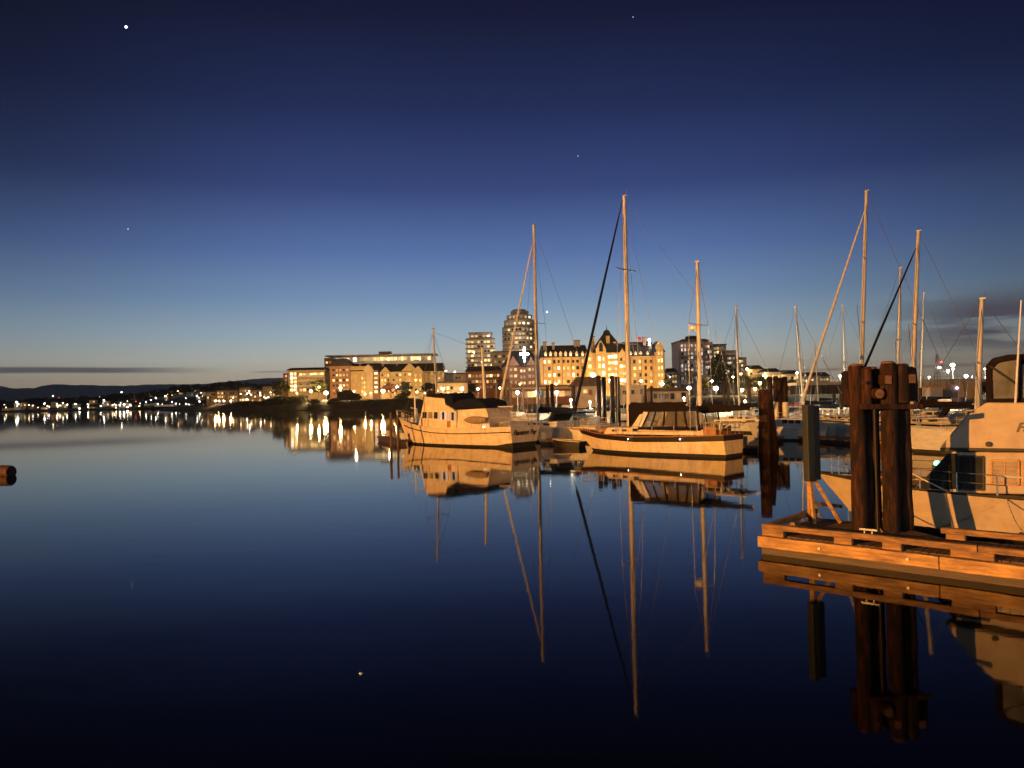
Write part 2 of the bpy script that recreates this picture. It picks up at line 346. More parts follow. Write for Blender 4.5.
# ---------------------------------------------------------------- buildings
class Bld:
    """front stands in the plane y = Y (world), pixel helpers give local x and z"""
    def __init__(s, name, label, cat, px, Y, zb, group=None):
        s.Y = Y; s.ox = W(px, 395, Y).x; s.zb = zb; s.t = thing(name, label, cat, (s.ox, Y, zb), 0, group)
    def x(s, px, py=380): return W(px, py, s.Y).x-s.ox
    def z(s, px, py): return W(px, py, s.Y).z-s.zb
    def box(s, name, p0, p1, ytop, ybot, y0, y1, m, parent=None, bevel=0):
        pm = (p0+p1)/2; zt = s.z(pm, ytop); zb_ = 0 if ybot is None else s.z(pm, ybot)
        return MB().box(s.x(p0), s.x(p1), y0, y1, zb_, zt).build(name, m, parent or s.t, bevel=bevel)
    def gable(s, name, p0, p1, ytop, ybot, y0, y1, m, parent=None, ridge=None):
        """front-facing gable / pyramid outline"""
        pm = (p0+p1)/2; return MB().prism([(s.x(p0), s.z(pm, ybot)), (s.x(p1), s.z(pm, ybot)), (s.x(pm), s.z(pm, ytop))], y0, y1).build(name, m, parent or s.t)
    def hip(s, name, p0, p1, ytop, ybot, y0, y1, m, inset=3, parent=None):
        pm = (p0+p1)/2; zb_ = s.z(pm, ybot); zt = s.z(pm, ytop); a, b_ = s.x(p0), s.x(p1); c, d = s.x(p0+inset), s.x(p1-inset); ym = (y0+y1)/2; q = (y1-y0)*.18
        return MB().add([(a,y0,zb_),(b_,y0,zb_),(b_,y1,zb_),(a,y1,zb_),(c,ym-q,zt),(d,ym-q,zt),(d,ym+q,zt),(c,ym+q,zt)],
                        [(0,3,2,1),(4,5,6,7),(0,1,5,4),(1,2,6,5),(2,3,7,6),(3,0,4,7)]).build(name, m, parent or s.t)
    def grid(s, p0, p1, yt, yb, nx, ny, ww, hh, kinds, y=-0.05, skip=0.0):
        for j in range(ny):
            for i in range(nx):
                if R.random() < skip: continue
                px = p0+(p1-p0)*(i+.5)/nx; py = yt+(yb-yt)*(j+.5)/ny
                window(s.t, R.choice(kinds), s.x(px), y, s.z((p0+p1)/2, py), ww, hh)

def build_city():
    # --- pale condominium, left
    b = Bld('condominium', 'pale white condominium with bright balcony column, leftmost big block on the headland', 'apartment building', 304, 400, 5)
    b.box('wall', 288, 325, 370, None, 0, 14, tanwall); b.box('side_wing', 282, 288.2, 373, None, 2, 14, brick)
    b.hip('roof', 286, 326, 367.3, 370, -1, 15, roofd)
    b.grid(290, 297, 372, 392, 2, 5, 1.5, 1.6, ['wht','yel','wht']); b.grid(299, 324, 371.5, 377, 7, 1, 1.8, 1.3, ['yel','warm','yel'])
    b.grid(299, 324, 378, 392, 7, 3, 1.5, 1.3, ['warm','dim','dark','yel','dim'])
    b.grid(283, 287, 374, 390, 1, 4, 1.0, 1.3, ['warm','dim'], y=1.93)
    for k, yy in enumerate((376.8, 381.5, 386.5)):
        z_ = b.z(306, yy); MB().box(b.x(298), b.x(324.5), -1.2, 0, z_-.15, z_+.05).box(b.x(298), b.x(324.5), -1.2, -1.12, z_+.05, z_+.9).build('balcony', whitew, b.t)
    # --- terraced modern block behind
    b = Bld('apartment_block', 'long flat-roofed block with a bright glass top floor behind the brick gables', 'apartment building', 385, 455, 5)
    b.box('wall', 328, 440, 364, None, 0, 15, tanwall); b.box('glass_storey', 342, 432, 356, 363.4, 1, 12, whitew)
    b.box('roof', 326, 437, 354.4, 355.6, -2, 14, concrete); b.box('plant_room', 378, 390, 351, 354, 4, 9, brick); b.box('balcony', 345, 434, 361.5, 364, -1.5, 0.4, whitew)
    b.box('side_tower', 325, 333, 358, None, -1, 10, brick)
    b.grid(343, 431, 356.2, 361.4, 26, 1, 2.0, 2.2, ['wht','yel','yel','warm','warm','dim'], y=.93)
    b.grid(326, 332, 360, 385, 2, 5, 1.0, 1.4, ['warm','dim','dark'], y=-1.06)
    # --- brick and stucco gabled condominiums
    b = Bld('gabled_condominium', 'brick and stucco condominium with many gables and a dark roof on the headland', 'apartment building', 383, 395, 5)
    b.box('brick_wall', 330, 350, 366, None, 0, 16, brick); b.box('wall', 350, 372, 366, None, 1.2, 16, stone)
    b.box('centre_wall', 372, 379, 370, None, .6, 16, brick); b.box('stucco_wall', 380, 428, 371, None, 0, 16, tanwall); b.box('end_wall', 428, 442, 368, None, 1, 16, tanwall)
    b.hip('roof', 328, 352, 358, 366.2, -1, 17, roofg, 8)
    b.hip('dark_roof', 346, 381, 363, 371, 0.5, 17, roofd, 3); b.hip('dark_roof', 378, 444, 363, 371.5, -1, 17, roofd, 2)
    for (p0, p1, yt, yb, y0, mm) in ((363, 374, 364, 370, -.6, tanwall), (360.5, 367, 371.5, 376, -1.2, stone), (380, 391, 367, 372.5, -.8, tanwall), (402, 418, 362.5, 371, -.8, tanwall), (413, 424, 366, 372, -1.8, tanwall)):
        b.gable('gable', p0, p1, yt, yb, y0, 6, mm)
        b.box('bay', p0+1, p1-1, yb, None, y0+.15, 5, mm)
    b.grid(332, 349, 367.5, 393, 5, 5, 1.1, 1.2, ['yel','warm','dim','dim','dark'], y=-.06)
    b.grid(373, 378.5, 371, 394, 1, 5, 1.7, 1.3, ['yel','wht'], y=.53)
    b.grid(361.5, 366, 376, 394, 2, 4, .8, 1.2, ['warm','dim'], y=-1.12)
    b.grid(381, 390, 373, 392, 3, 4, .9, 1.2, ['warm','dim','yel','dark'], y=-.72)
    b.grid(392, 402, 372.5, 392, 3, 4, 1.0, 1.2, ['warm','dim','dark'], y=-.06)
    b.grid(403.5, 412, 372, 392, 2, 4, 1.0, 1.2, ['warm','dim','dark','yel'], y=-.72)
    b.grid(414, 423, 373, 392, 2, 4, 1.0, 1.2, ['dark','dim','warm'], y=-1.72)
    b.grid(430, 441, 370, 392, 3, 4, 1.0, 1.2, ['warm','dim','yel'], y=.93)
    for p in (358, 381, 395):
        b.box('chimney', p, p+2, 363.5, 371, 3, 5, brick)
    # --- long low terrace left of headland
    b = Bld('terraced_houses', 'long low terrace of lit tan houses on the far slope', 'terrace', 240, 520, 3)
    for i, (p0, p1, yt) in enumerate(((206,216,392),(216.3,226,390.5),(226.3,238,390.5),(238.3,250,387.5),(250.3,262,390),(262.3,276,386.5),(276.3,283,388))):
        b.box('wall', p0, p1, yt, None, R.uniform(0,2), 12, tanwall if i % 2 else stone); b.hip('roof', p0-.4, p1+.4, yt-1.6, yt+.05, -1, 13, roofg, 2)
        b.grid(p0+.8, p1-.8, yt+1, 402, 4, 3, 1.0, 1.3, ['warm','dim','yel','dark','dim'], y=-.1)
    # --- towers
    b = Bld('apartment_tower', 'shorter grey apartment tower with rounded balconies left of the tall one', 'apartment tower', 481, 520, 4)
    b.box('wall', 467, 495, 338, None, 0, 18, greyw); b.box('upper_storey', 470, 492, 333, 338, 1.5, 16, greyw); b.box('roof', 469, 493, 332, 333.2, 1, 17, roofg)
    for k in range(9): b.box('balcony', 466, 496, 338.8+k*4.6, 339.9+k*4.6, -1.6, .2, roofg)
    b.grid(468, 494, 339.5, 372, 8, 7, 1.7, 1.5, ['dim','dim','dark','warm','dark','yel'], y=-.06); b.grid(471, 491, 334, 338, 5, 1, 1.8, 1.3, ['warm','wht','dark'], y=1.44)
    b = Bld('apartment_tower', 'tall curved glass apartment tower with a red light on top', 'apartment tower', 520, 540, 4)
    def arc(p0, p1, ytop, ybot, bulge, m, name):
        zt = b.z((p0+p1)/2, ytop); zb_ = 0 if ybot is None else b.z((p0+p1)/2, ybot); x0, x1 = b.x(p0), b.x(p1)
        poly = [(x0+(x1-x0)*i/12, 0.5-bulge*math.sin(math.pi*i/12)) for i in range(13)]+[(x1, 20), (x0, 20)]
        return MB().zprism(poly, zb_, zt).build(name, m, b.t)
    arc(503.5, 538, 327, None, 8, greyw, 'wall'); arc(505, 536.5, 320, 327, 7, greyw, 'upper_storey'); arc(508, 533.5, 315, 320, 6, greyw, 'upper_storey'); arc(512, 530, 311, 315, 4, greyw, 'penthouse'); arc(514, 527, 309.4, 311, 3, roofg, 'roof')
    def arcwin(p0, p1, yt, yb, nx, ny, bulge, q0, q1, kinds):
        for j in range(ny):
            for i in range(nx):
                t_ = (i+.5)/nx; px = p0+(p1-p0)*t_; u = (px-q0)/(q1-q0)
                window(b.t, R.choice(kinds), b.x(px), .42-bulge*math.sin(math.pi*u), b.z(520, yt+(yb-yt)*(j+.5)/ny), 1.9, 1.5, .3)
    arcwin(505, 536.5, 328, 367, 9, 9, 8, 503.5, 538, ['dim','dark','warm','dim','dark','yel','dark']); arcwin(506.5, 535, 321, 327, 7, 1, 7, 505, 536.5, ['warm','dim','wht','dark']); arcwin(510, 532, 315.6, 319.8, 6, 1, 6, 508, 533.5, ['warm','wht','dark','dim'])
    for k in range(9): arc(503, 538.5, 327.2+k*4.35, 328.0+k*4.35, 8.5, roofg, 'balcony')
    inst('beacon', BULB['r'], b.t, (b.x(522), 6, b.z(522, 308.8)), .55)
    b = Bld('office_block', 'dark mid-rise between the two grey towers and the brick hotel wing', 'office building', 512, 430, 4)
    b.box('wall', 492, 536, 352, None, 0, 16, greyw); b.box('roof', 491, 537, 350.8, 352, -.6, 17, roofg)
    b.grid(494, 535, 353.5, 380, 10, 5, 1.3, 1.2, ['dim','dark','warm','dark'], y=-.06)
    # --- brick wing with pyramid roof
    b = Bld('brick_lodge', 'red brick lodge with steep dark roofs beside the grand yellow hotel', 'building', 522, 318, 4)
    b.box('wall', 503, 541, 366, None, 0, 14, brick); b.hip('roof', 501, 543, 350, 366.2, -1, 15, roofd, 12)
    b.gable('gable', 507, 520, 356, 366, -.8, 6, brick); b.gable('gable', 526, 537, 357, 366, -.8, 6, brick)
    b.box('bay', 508, 519, 366, None, -.7, 3, brick); b.box('bay', 527, 536, 366, None, -.7, 3, brick)
    b.grid(509, 518, 366.5, 392, 2, 4, 1.1, 1.3, ['yel','warm','dim','warm'], y=-.76); b.grid(528, 535, 366.5, 392, 2, 4, 1.0, 1.3, ['warm','dim','yel'], y=-.76)
    b.grid(520, 526, 368, 392, 2, 4, .9, 1.2, ['warm','dim'], y=-.06)
    # --- grand hotel
    b = Bld('grand_hotel', 'grand floodlit yellow hotel with steep dark roofs, turrets and a domed central tower', 'hotel', 602, 300, 4)
    b.box('wall', 541, 588, 357, None, 0, 16, stone); b.box('centre_wall', 585.5, 626, 353, None, -2, 16, stone); b.box('east_wall', 626, 655, 356, None, -.5, 16, stone)
    b.box('end_wall', 654.5, 664, 352, None, -2, 12, stone)
    b.hip('roof', 539, 590, 344.5, 357.2, -1, 17, roofd, 3); b.hip('roof', 622, 657, 341, 356.2, -1.5, 17, roofd, 2.5); b.hip('central_roof', 592, 627, 331.5, 353.2, -1.2, 15, roofd, 15)
    b.hip('roof', 653.5, 665, 341, 352.2, -2.5, 12, roofd, 5)
    d_ = MB().sphere((0,0,0), 1, 14, 8).build('dome', roofd, b.t, True); d_.location = (b.x(609), 4, b.z(609, 332.5)); d_.scale = (1.5, 1.5, 1.5)
    MB().tube([(0,0,0),(0,0,2.2)], [.25,.03], 6).build('finial', roofd, b.t).location = (b.x(609), 4, b.z(609, 329.5))
    for (p0, p1, yt, yb, mm) in ((592.3, 595.7, 336.5, 353, stone), (607.5, 611, 335.5, 352, stone), (614.5, 617.5, 341.5, 354, stone), (644.5, 647.5, 337.5, 345, brick), (544, 547.5, 342, 350, roofg), (553, 555.5, 343, 349, roofg), (575, 581, 340.5, 346, roofg), (651, 653, 344, 352, stone)):
        b.box('chimney', p0, p1, yt, yb, 1.2, 2.8, mm); b.box('chimney_cap', p0-.4, p1+.4, yt-.7, yt, 1.0, 3.0, roofd)
    for (p0, p1, yt, yb, y0) in ((585.8, 592.5, 348.5, 354, -2.8), (595.5, 606, 340.5, 350, -2.9), (618, 626, 349, 355, -2.7), (655.5, 663, 341.5, 348, -2.8)):
        b.gable('gable', p0, p1, yt, yb, y0, 4, stone); b.box('bay', p0+.3, p1-.3, yb, None, y0+.1, 2, stone)
    # arched window in the big gable
    g = MB(); pts = [(b.x(599), b.z(600, 352)), (b.x(602.8), b.z(600, 352))]+[(b.x(600.9)+math.cos(a)*.77, b.z(600, 346.5)+math.sin(a)*1.4) for a in [i*math.pi/8 for i in range(9)]]
    g.prism(pts, -2.97, -2.7).build('arched_window', glassd, b.t)
    b.grid(542.5, 585, 358, 385, 9, 4, 1.15, 1.35, ['yel','warm','wht','dim','dark','dark'], y=-.06)
    b.grid(587, 592, 356, 384, 1, 4, 1.2, 1.4, ['yel','dark','warm'], y=-2.76); b.grid(597, 605, 355.5, 384, 2, 4, 1.0, 1.6, ['dim','yel','wht','dark'], y=-2.86)
    b.grid(607.5, 617, 354, 384, 3, 5, 1.0, 1.3, ['wht','dim','warm'], y=-2.06); b.grid(619, 625.5, 356, 384, 2, 4, 1.0, 1.3, ['wht','dim','warm','dark'], y=-2.66)
    b.grid(626.5, 654, 358, 385, 5, 4, 1.1, 1.35, ['yel','dim','warm','dark','dark'], y=-.56); b.grid(656.5, 662.5, 350, 386, 2, 5, .7, 1.4, ['yel','warm'], y=-2.76)
    for (p0, p1, y0, yy) in ((541,585.5,-.12,364.5),(541,585.5,-.12,378),(626.2,654.4,-.62,364),(626.2,654.4,-.62,378),(606,618,-2.12,358),(606,618,-2.12,371)):
        b.box('string_course', p0, p1, yy, yy+.8, y0, y0+.3, stone)
    for p in (543.8,553.3,562.7,572.2,581.7): b.box('pilaster', p-.5, p+.4, 357.6, None, -.16, .1, brick)
    for p in (630.5,641.5,652.6): b.box('pilaster', p-.5, p+.4, 356.6, None, -.66, -.4, brick)
    for p in (546, 551, 556, 561, 566, 571, 577, 583, 631, 636, 641, 648):
        g = MB(); x = b.x(p); z = b.z(p, 356.4); g.box(x-.5, x+.5, -.85, 2, z, z+1.1); g.prism([(x-.7, z+1.1), (x+.7, z+1.1), (x, z+2.1)], -.95, 2)
        dd = g.build('dormer', whitew, b.t); o = inst('window', WIN['wht' if R.random() < .6 else 'dim'], dd, (x, -.9, z+.6), (.6, .1, .7))
    # flag
    t = thing('flagpole', 'tiny flagpole with a red flag on the dark hotel roof', 'flag', (W(637.8, 352, 302).x, 302, W(637.8, 352, 302).z))
    MB().tube([(0,0,0),(0,0,6.3)], .07, 6).build('pole', whitew, t); MB().box(.08, 1.5, -.02, .02, 4.6, 6.1).build('flag', flagr, t)
    # --- right tower group
    b = Bld('apartment_tower', 'mauve apartment tower with pale vertical stripes and penthouse, right of the hotel', 'apartment tower', 696, 430, 4)
    b.box('wall', 679, 706, 342, None, 0, 18, mauvew); b.box('side_wall', 706, 715, 341.5, None, 3, 18, mauvew); b.box('parapet', 678.5, 706.5, 340.6, 342, -.5, 18, roofg)
    b.hip('roof', 682, 713, 338, 340.8, 2, 17, roofg, 4); b.box('plant_room', 691, 702, 335, 338.2, 5, 12, roofd)
    b.grid(681, 704, 343.5, 384, 7, 10, 1.1, 1.6, ['mau','dim','mau','dark','mau'], y=-.06)
    for p in (684, 689.5, 695, 700.5): b.box('pilaster', p, p+.9, 342, None, -.5, .1, whitew)
    b.grid(707, 714, 343.5, 380, 3, 7, 1.0, 1.5, ['mau','dark','dim'], y=2.94)
    b = Bld('apartment_block', 'stepped apartment block with lit balcony column behind the mauve tower', 'apartment building', 722, 470, 4)
    b.box('wall', 712, 727, 345, None, 0, 16, greyw); b.box('wall', 727, 737, 350, None, 1, 16, greyw); b.box('wall', 737, 748, 357, None, 2, 16, greyw)
    b.box('roof', 711.5, 727.5, 344, 345, -.4, 16, roofd)
    b.grid(714, 720, 346.5, 378, 2, 8, 1.4, 1.5, ['yel','warm','yel'], y=-.06); b.grid(721, 726, 346.5, 378, 2, 8, 1.2, 1.4, ['dim','dark'], y=-.06)
    b.grid(728, 736, 351.5, 378, 4, 6, 1.1, 1.3, ['dim','warm','dark','mau'], y=.94); b.grid(738, 747, 359, 380, 4, 5, 1.1, 1.3, ['warm','dim','yel'], y=1.94)
    # --- waterfront buildings
    b = Bld('boathouse', 'low shingled boathouse with a hipped roof below the hotel', 'boathouse', 592, 175, 2.4)
    b.box('wall', 577, 603, 386, 408, 0, 9, whitew); b.hip('roof', 571, 606, 376.5, 386.3, -1.2, 10, roofg, 7)
    b.box('door', 588.5, 592, 389.5, 395, -.06, .2, brick); b.grid(579, 587, 389, 394, 2, 1, .8, .8, ['warm','dim'])
    b = Bld('ticket_office', 'white waterfront kiosk with a yellow-lit roof edge beside the tall mast', 'kiosk', 632, 165, 2.4)
    b.box('wall', 621, 644, 387, 407, 0, 7, whitew); b.box('roof', 619.5, 645.5, 384.8, 387, -1.2, 8, whitew)
    b.grid(622, 643, 389, 395, 5, 1, .75, 1.1, ['dark','dark','dim','dark'])
    b = Bld('boat_shed', 'long low shed with arched openings behind the sailboat canopy', 'shed', 668, 160, 2.4)
    b.box('wall', 650, 688, 391, 408, 0, 7, concrete); b.hip('roof', 649, 689, 387.5, 391.2, -.6, 7.6, roofg, 3); b.grid(652, 686, 393, 399, 6, 1, .9, 1.2, ['dim','dark','dark'])
    b = Bld('restaurant', 'single-storey brick restaurant with glowing pale eaves behind the trawler stern', 'restaurant', 540, 200, 2.6)
    b.box('wall', 508, 577, 389, 404, 0, 10, brick); b.box('roof', 506, 579, 385.2, 387, -1.5, 11, roofg); b.box('eaves', 507, 578, 387.05, 389, -1.2, -.2, whitew)
    b.grid(511, 575, 390, 398, 12, 1, 1.5, 1.6, ['warm','dim','yel','dark','dim'])
    b = Bld('waterfront_house', 'pale flat-roofed house on the shore behind the trawler mast', 'house', 450, 235, 3.4)
    b.box('wall', 437, 466, 383, 402, 0, 9, tanwall); b.box('roof', 436, 467, 381.5, 383, -.8, 10, roofd); b.grid(439, 464, 385, 397, 7, 2, .9, 1.1, ['warm','dim','yel','dark'])
    b = Bld('brick_office', 'plain brick block in front of the shorter grey tower', 'building', 482, 330, 4)
    b.box('wall', 466, 502, 371, None, 0, 12, brick); b.hip('roof', 465, 503, 366, 371.2, -1, 13, roofd, 3); b.grid(468, 500, 373, 390, 9, 3, 1.1, 1.3, ['warm','dim','yel','dark','dim'])
    b = Bld('town_block', 'low dark town block behind the headland, left of the grey tower', 'building', 450, 420, 4)
    b.box('wall', 438, 466, 374, None, 0, 12, greyw); b.box('roof', 437, 467, 373, 374, -.5, 12.5, roofd); b.grid(440, 464, 375.5, 390, 8, 3, 1.1, 1.2, ['warm','dim','dark'])
    # low houses right of hotel up to the pier
    for i, (p0, p1, yt, Y, lab) in enumerate(((666,678,372,390,'small dark house wedged between the hotel and the mauve tower'),(749,764,369,330,'small hip-roofed house with warm windows right of the stepped block'),
            (765,781,372,300,'small hip-roofed house behind the piling cluster with white sleeves'),(782,800,374,320,'low hip-roofed house at the landward end of the pier'),
            (801,830,376,380,'long low warehouse roof beyond the pier lamps'))):
        b = Bld('town_house', lab, 'house', (p0+p1)/2, Y, 3.6); b.box('wall', p0, p1, yt, None, 0, 9, tanwall if i % 2 else greyw); b.hip('roof', p0-.6, p1+.6, yt-4, yt+.1, -.6, 9.6, roofd, 3)
        b.grid(p0+1, p1-1, yt+1.5, 390, max(3, int((p1-p0)/3)), 3, .9, 1.1, ['warm','dim','yel','dark'])
build_city()
# roof floodlight with cross-shaped lamps, bright cool light
t = thing('roof_floodlight', 'brilliant cool-white star-shaped light on a roof mast between tower and hotel', 'floodlight', (W(524.5, 366, 310).x, 310, W(524.5, 366, 310).z))
h = W(524.5, 354, 310).z-t.location.z
MB().tube([(0,0,0),(0,0,h)], .12, 6).build('pole', galv, t)
for (dx, dz, r) in ((0,0,.8),(0,1.5,.5),(0,-1.5,.55),(-1.4,0,.5),(1.4,0,.5),(0,-2.8,.4),(0,2.6,.3)):
    inst('bulb', BULB['c'], t, (dx, -.3, h+dz), r)
t = thing('roof_floodlight', 'cool-white light on the dark roof at the right end of the hotel', 'floodlight', (W(649.5, 352, 298).x, 298, W(649.5, 352, 298).z))
h = W(649.5, 342, 298).z-t.location.z; MB().tube([(0,0,0),(0,0,h)], .12, 6).build('pole', galv, t)
for dz in (0, .9, -.9): inst('bulb', BULB['c'], t, (0, -.3, h+dz), .42)

# ---------------------------------------------------------------- street lamps in the city and on the quays
G1 = 'street lamps along the headland and town waterfront'
for (px, py, Y, k, r, P, lab) in (
    (311,391,372,'w',.85,14000,'bright white street lamp below the pale condominium'), (326,393,368,'w',1.35,22000,'big bright lamp where the headland path meets the condominium'),
    (319,387,380,'y',.6,9000,'yellow street lamp lighting a leafy tree by the condominium'), (340.5,388,376,'w',.85,14000,'white street lamp left of the dark round bushes'),
    (354,391.5,372,'w',.5,6000,'small white lamp right of the dark round bushes'), (383,391,372,'w',1.2,20000,'bright lamp under the stucco gables beside the russet tree'),
    (397,387,378,'w',.8,12000,'white lamp right of the russet tree'), (406.5,393.5,365,'w',.8,9000,'white lamp on the grass above the trawler bow'),
    (365,394,370,'w',.4,7000,'small low lamp on the lawn below the brick gable'), (417,392,360,'y',.5,12000,'yellow lamp left of the trawler mast'),
    (443,389,230,'w',.55,7000,'bright white lamp over the trawler canopy'), (462,389,225,'w',.6,7000,'bright white lamp between the two trawler masts'),
    (437,391,228,'y',.4,3000,'small yellow lamp just right of the trawler foremast'), (478,389,226,'w',.5,5000,'white lamp beside the trawler main mast'),
    (593,375,262,'y',1.2,26000,'intense yellow floodlight in front of the hotel gable'), (662,384,255,'w',.8,9000,'white lamp at the foot of the hotel right turret'),
    (641,381,282,'y',.7,26000,'yellow lamp glowing against the right hotel wing'), (556,384,285,'y',.45,15000,'yellow lamp against the left hotel wing'), (574,383,285,'y',.4,13000,'yellow lamp beside the boathouse roof'),
    (610,380,282,'y',.5,15000,'yellow lamp hidden by the pilings below the domed tower'), (520,384,296,'y',.4,9000,'small yellow lamp against the red brick lodge'),
    (689,388,250,'w',.9,7000,'white arc lamp left of the mizzen mast'), (716,388.5,240,'w',1.05,9000,'largest white lamp right of the mizzen mast'),
    (712,381,300,'w',.6,7000,'white lamp above the largest right-hand one'), (742,390,240,'w',.6,5000,'white lamp behind the slim grey mast'),
    (755,389,245,'y',.7,6000,'yellow-green lamp between dark pilings'), (760,383,260,'y',.7,6000,'yellow-green lamp just left of the lone brown piling'),
    (747,369,330,'w',.7,4000,'white lamp left of the twin hill lamps'), (754,367.5,340,'w',.8,4000,'white twin lamp on the slope above the marina'),
    (772,373,320,'w',.7,4000,'white lamp over the piling cluster'), (778,374,318,'w',.6,3000,'white lamp right over the piling cluster'),
    (733,377,310,'w',.5,3000,'white lamp under the stepped apartment block'), (763,376,300,'w',.5,3000,'small white lamp beside the hip-roofed house'), (741,374,320,'y',.45,2500,'yellow lamp under the terrace roofs'),
    (768,380,280,'y',.5,3000,'yellow lamp above the brown piling'), (797,373,330,'w',.6,3000,'white lamp left of the leaning slim mast'), (787,376,325,'w',.4,2000,'faint white lamp before the pier'),
    (482,362,340,'w',.4,1500,'white lamp on the roof below the shorter tower'), (455,372,400,'w',.5,2500,'white lamp over the dark town block'), (446,371,405,'w',.45,2000,'left white lamp over the dark town block'),
    (670,377,330,'w',.4,2500,'white lamp in the gap right of the hotel'), (500,388,225,'w',.4,3000,'small white lamp at the end of the brown piles')):
    street_lamp(px, py, Y, ground_z(px, Y)+.1, k, r, lab, G1, P)
G2 = 'dock lamps on white posts behind the trawler'
for (px, lab) in ((517.5, 'left dock lamp on a white post behind the trawler stern'), (536.5, 'middle dock lamp on a white post behind the tall wooden mast'), (556.5, 'right dock lamp on a white post behind the trawler stern')):
    street_lamp(px, 392.5, 110, .5, 'w', .36, lab, G2, 900, (1,.85,.6), 'dock_lamp', 'dock lamp')
# boat-basin lamps that light the pontoons; several added to brighten the boats around them
for (px, py, Y, P, lab) in ((571,400,92,5500,'dock lamp above the white pontoon boats'), (590,402,84,4000,'dock lamp left of the piling clusters'), (803,397,100,5000,'dock lamp at the foot of the white furled sail'), (745,401,90,3500,'added fill lamp low behind the ketch davits'), (628,404,90,4000,'added fill lamp behind the tall ketch mast'), (905,404,88,3500,'added fill lamp beside the big piling cluster'), (838,405,92,3500,'added fill lamp right of the green-grey board'), (684,398,95,5000,'dock lamp behind the sailboat canopy')):
    street_lamp(px, py, Y, .5, 'w', .14, lab, 'dock lamps in the boat basin', P, (1,.88,.55), 'dock_lamp', 'dock lamp')
# lit brick hotels etc. get extra pavement lamps of their own (the yellow wash along the facades)
for (px, py, Y, P, lab) in ((355,359.5,445,3000,'added fill lamp at the left of the long glass storey'),(388,359.5,445,3000,'added fill lamp at the middle of the long glass storey'),(420,359.5,445,3000,'added fill lamp at the right of the long glass storey'),(474,352,500,26000,'added fill lamp before the shorter grey tower'),(512,347,515,30000,'added fill lamp before the tall curved tower')):
    street_lamp(px, py, Y, W(px, py+5, Y).z, 'y', .25, lab, 'added roof lamps that brighten the town facades', P, (1,.78,.5))  # roof lamps added to brighten the glass storey and the tower walls
for (px, Y, P, lab) in ((297,386,9000,'lamp on the pavement before the pale condominium'), (347,382,9000,'lamp before the brick gable'), (371,382,9000,'lamp before the small stone gable'), (395,382,8000,'lamp before the stucco gables'), (425,382,8000,'lamp before the end of the stucco gables'),
                        (549,288,11000,'lamp at the left end of the hotel'), (629,286,12000,'lamp under the hotel wing beside the tall mast'), (652,286,9000,'lamp under the hotel end wall'), (600,287,12000,'lamp under the big hotel gable')):
    street_lamp(px, 393, Y, ground_z(px, Y)+.1, 'y', .22, lab, 'pavement lamps before the lit facades', P*1.15, (1,.58,.18))

# ---------------------------------------------------------------- far-left shore: houses, lamps
hg = 'small houses on the far shore'
def mini_house(i, px, py, Y, wpx, hpx, m, kinds, lab):
    p = W(px, py, Y); s = Y/F; b = Bld('house', lab, 'house', px, Y, p.z-1.5, hg)
    x0, x1 = -wpx*s/2, wpx*s/2; h = hpx*s+1.5; b.t.rotation_euler[2] = R.uniform(-.3, .3)
    MB().box(x0, x1, 0, 8, 0, h).build('wall', m, b.t)
    MB().prism([(x0-.5, h), (x1+.5, h), ((x0+x1)/2, h+1.6*s)], -.4, 8.4).build('roof', roofd, b.t)
    nw = max(1, int(wpx/1.6))
    for j in range(nw): window(b.t, R.choice(kinds), x0+(x1-x0)*(j+.5)/nw, -.05, h*.6, 1.4, 1.5)
far_y = [(0,398.5),(90,399),(140,398),(200,391),(270,389)]
SH = [(17,403.5,6,5,'wht'),(23,403,5,4,'yel'),(31,405,4,3,'warm'),(44,407,6,2.5,'warm'),(5,408,8,3,'warm'),(53,402,4,4,'warm'),(60,404,5,3,'yel'),(75,404,5,3,'dim'),(91,406.5,6,4,'yel'),(92,400,5,3,'warm'),(100,398.5,6,4.5,'yel'),(104,401,4,4,'wht'),
      (112,404,4,3.5,'warm'),(122,406,6,4,'wht'),(128,403,5,4,'wht'),(137,406,5,3.5,'warm'),(147,404,5,5,'wht'),(153,403,6,6,'yel'),(159,405,4,4,'wht'),(147,394,4,2,'warm'),(166,396,4,3,'warm'),(173,393.5,4,2.5,'yel'),(181,392,4,2.5,'warm'),(189,392,5,3,'wht'),(197,389.5,5,3,'wht'),
      (172,404,4,3,'yel'),(179,404.5,5,3,'warm'),(188,404,5,3,'wht'),(199,396.5,6,2.5,'wht'),(219,387,4,2.5,'wht'),(66,399,3,2.5,'dim'),(160,391.5,4,2.5,'dim'),(204,392,4,3,'dim'),(133,396,4,3,'dim')]
adj = ['cream','grey','tan','pale','brown']
for i, (px, py, wp, hp, k) in enumerate(SH):
    where = 'at the left end of the far shore' if px < 50 else 'along the middle of the far waterfront' if px < 120 else 'by the bright far quay' if (px < 165 and py > 400) else 'on the wooded far slope' if py < 400 else 'low on the shore before the wooded slope'
    glow = {'wht': 'white-lit', 'yel': 'yellow-lit', 'warm': 'amber-lit', 'dim': 'dimly lit'}[k]
    Y = lin(px, [(0,790),(140,835),(250,890)])+(60 if py < 400 else 6)
    mini_house(i, px, py+hp, Y, wp, hp, tanwall if k in ('yel','warm') else whitew, [k, k, 'dim', 'dark'], f'tiny {glow} house {where}')
gl = 'tiny lamps on the far shore'
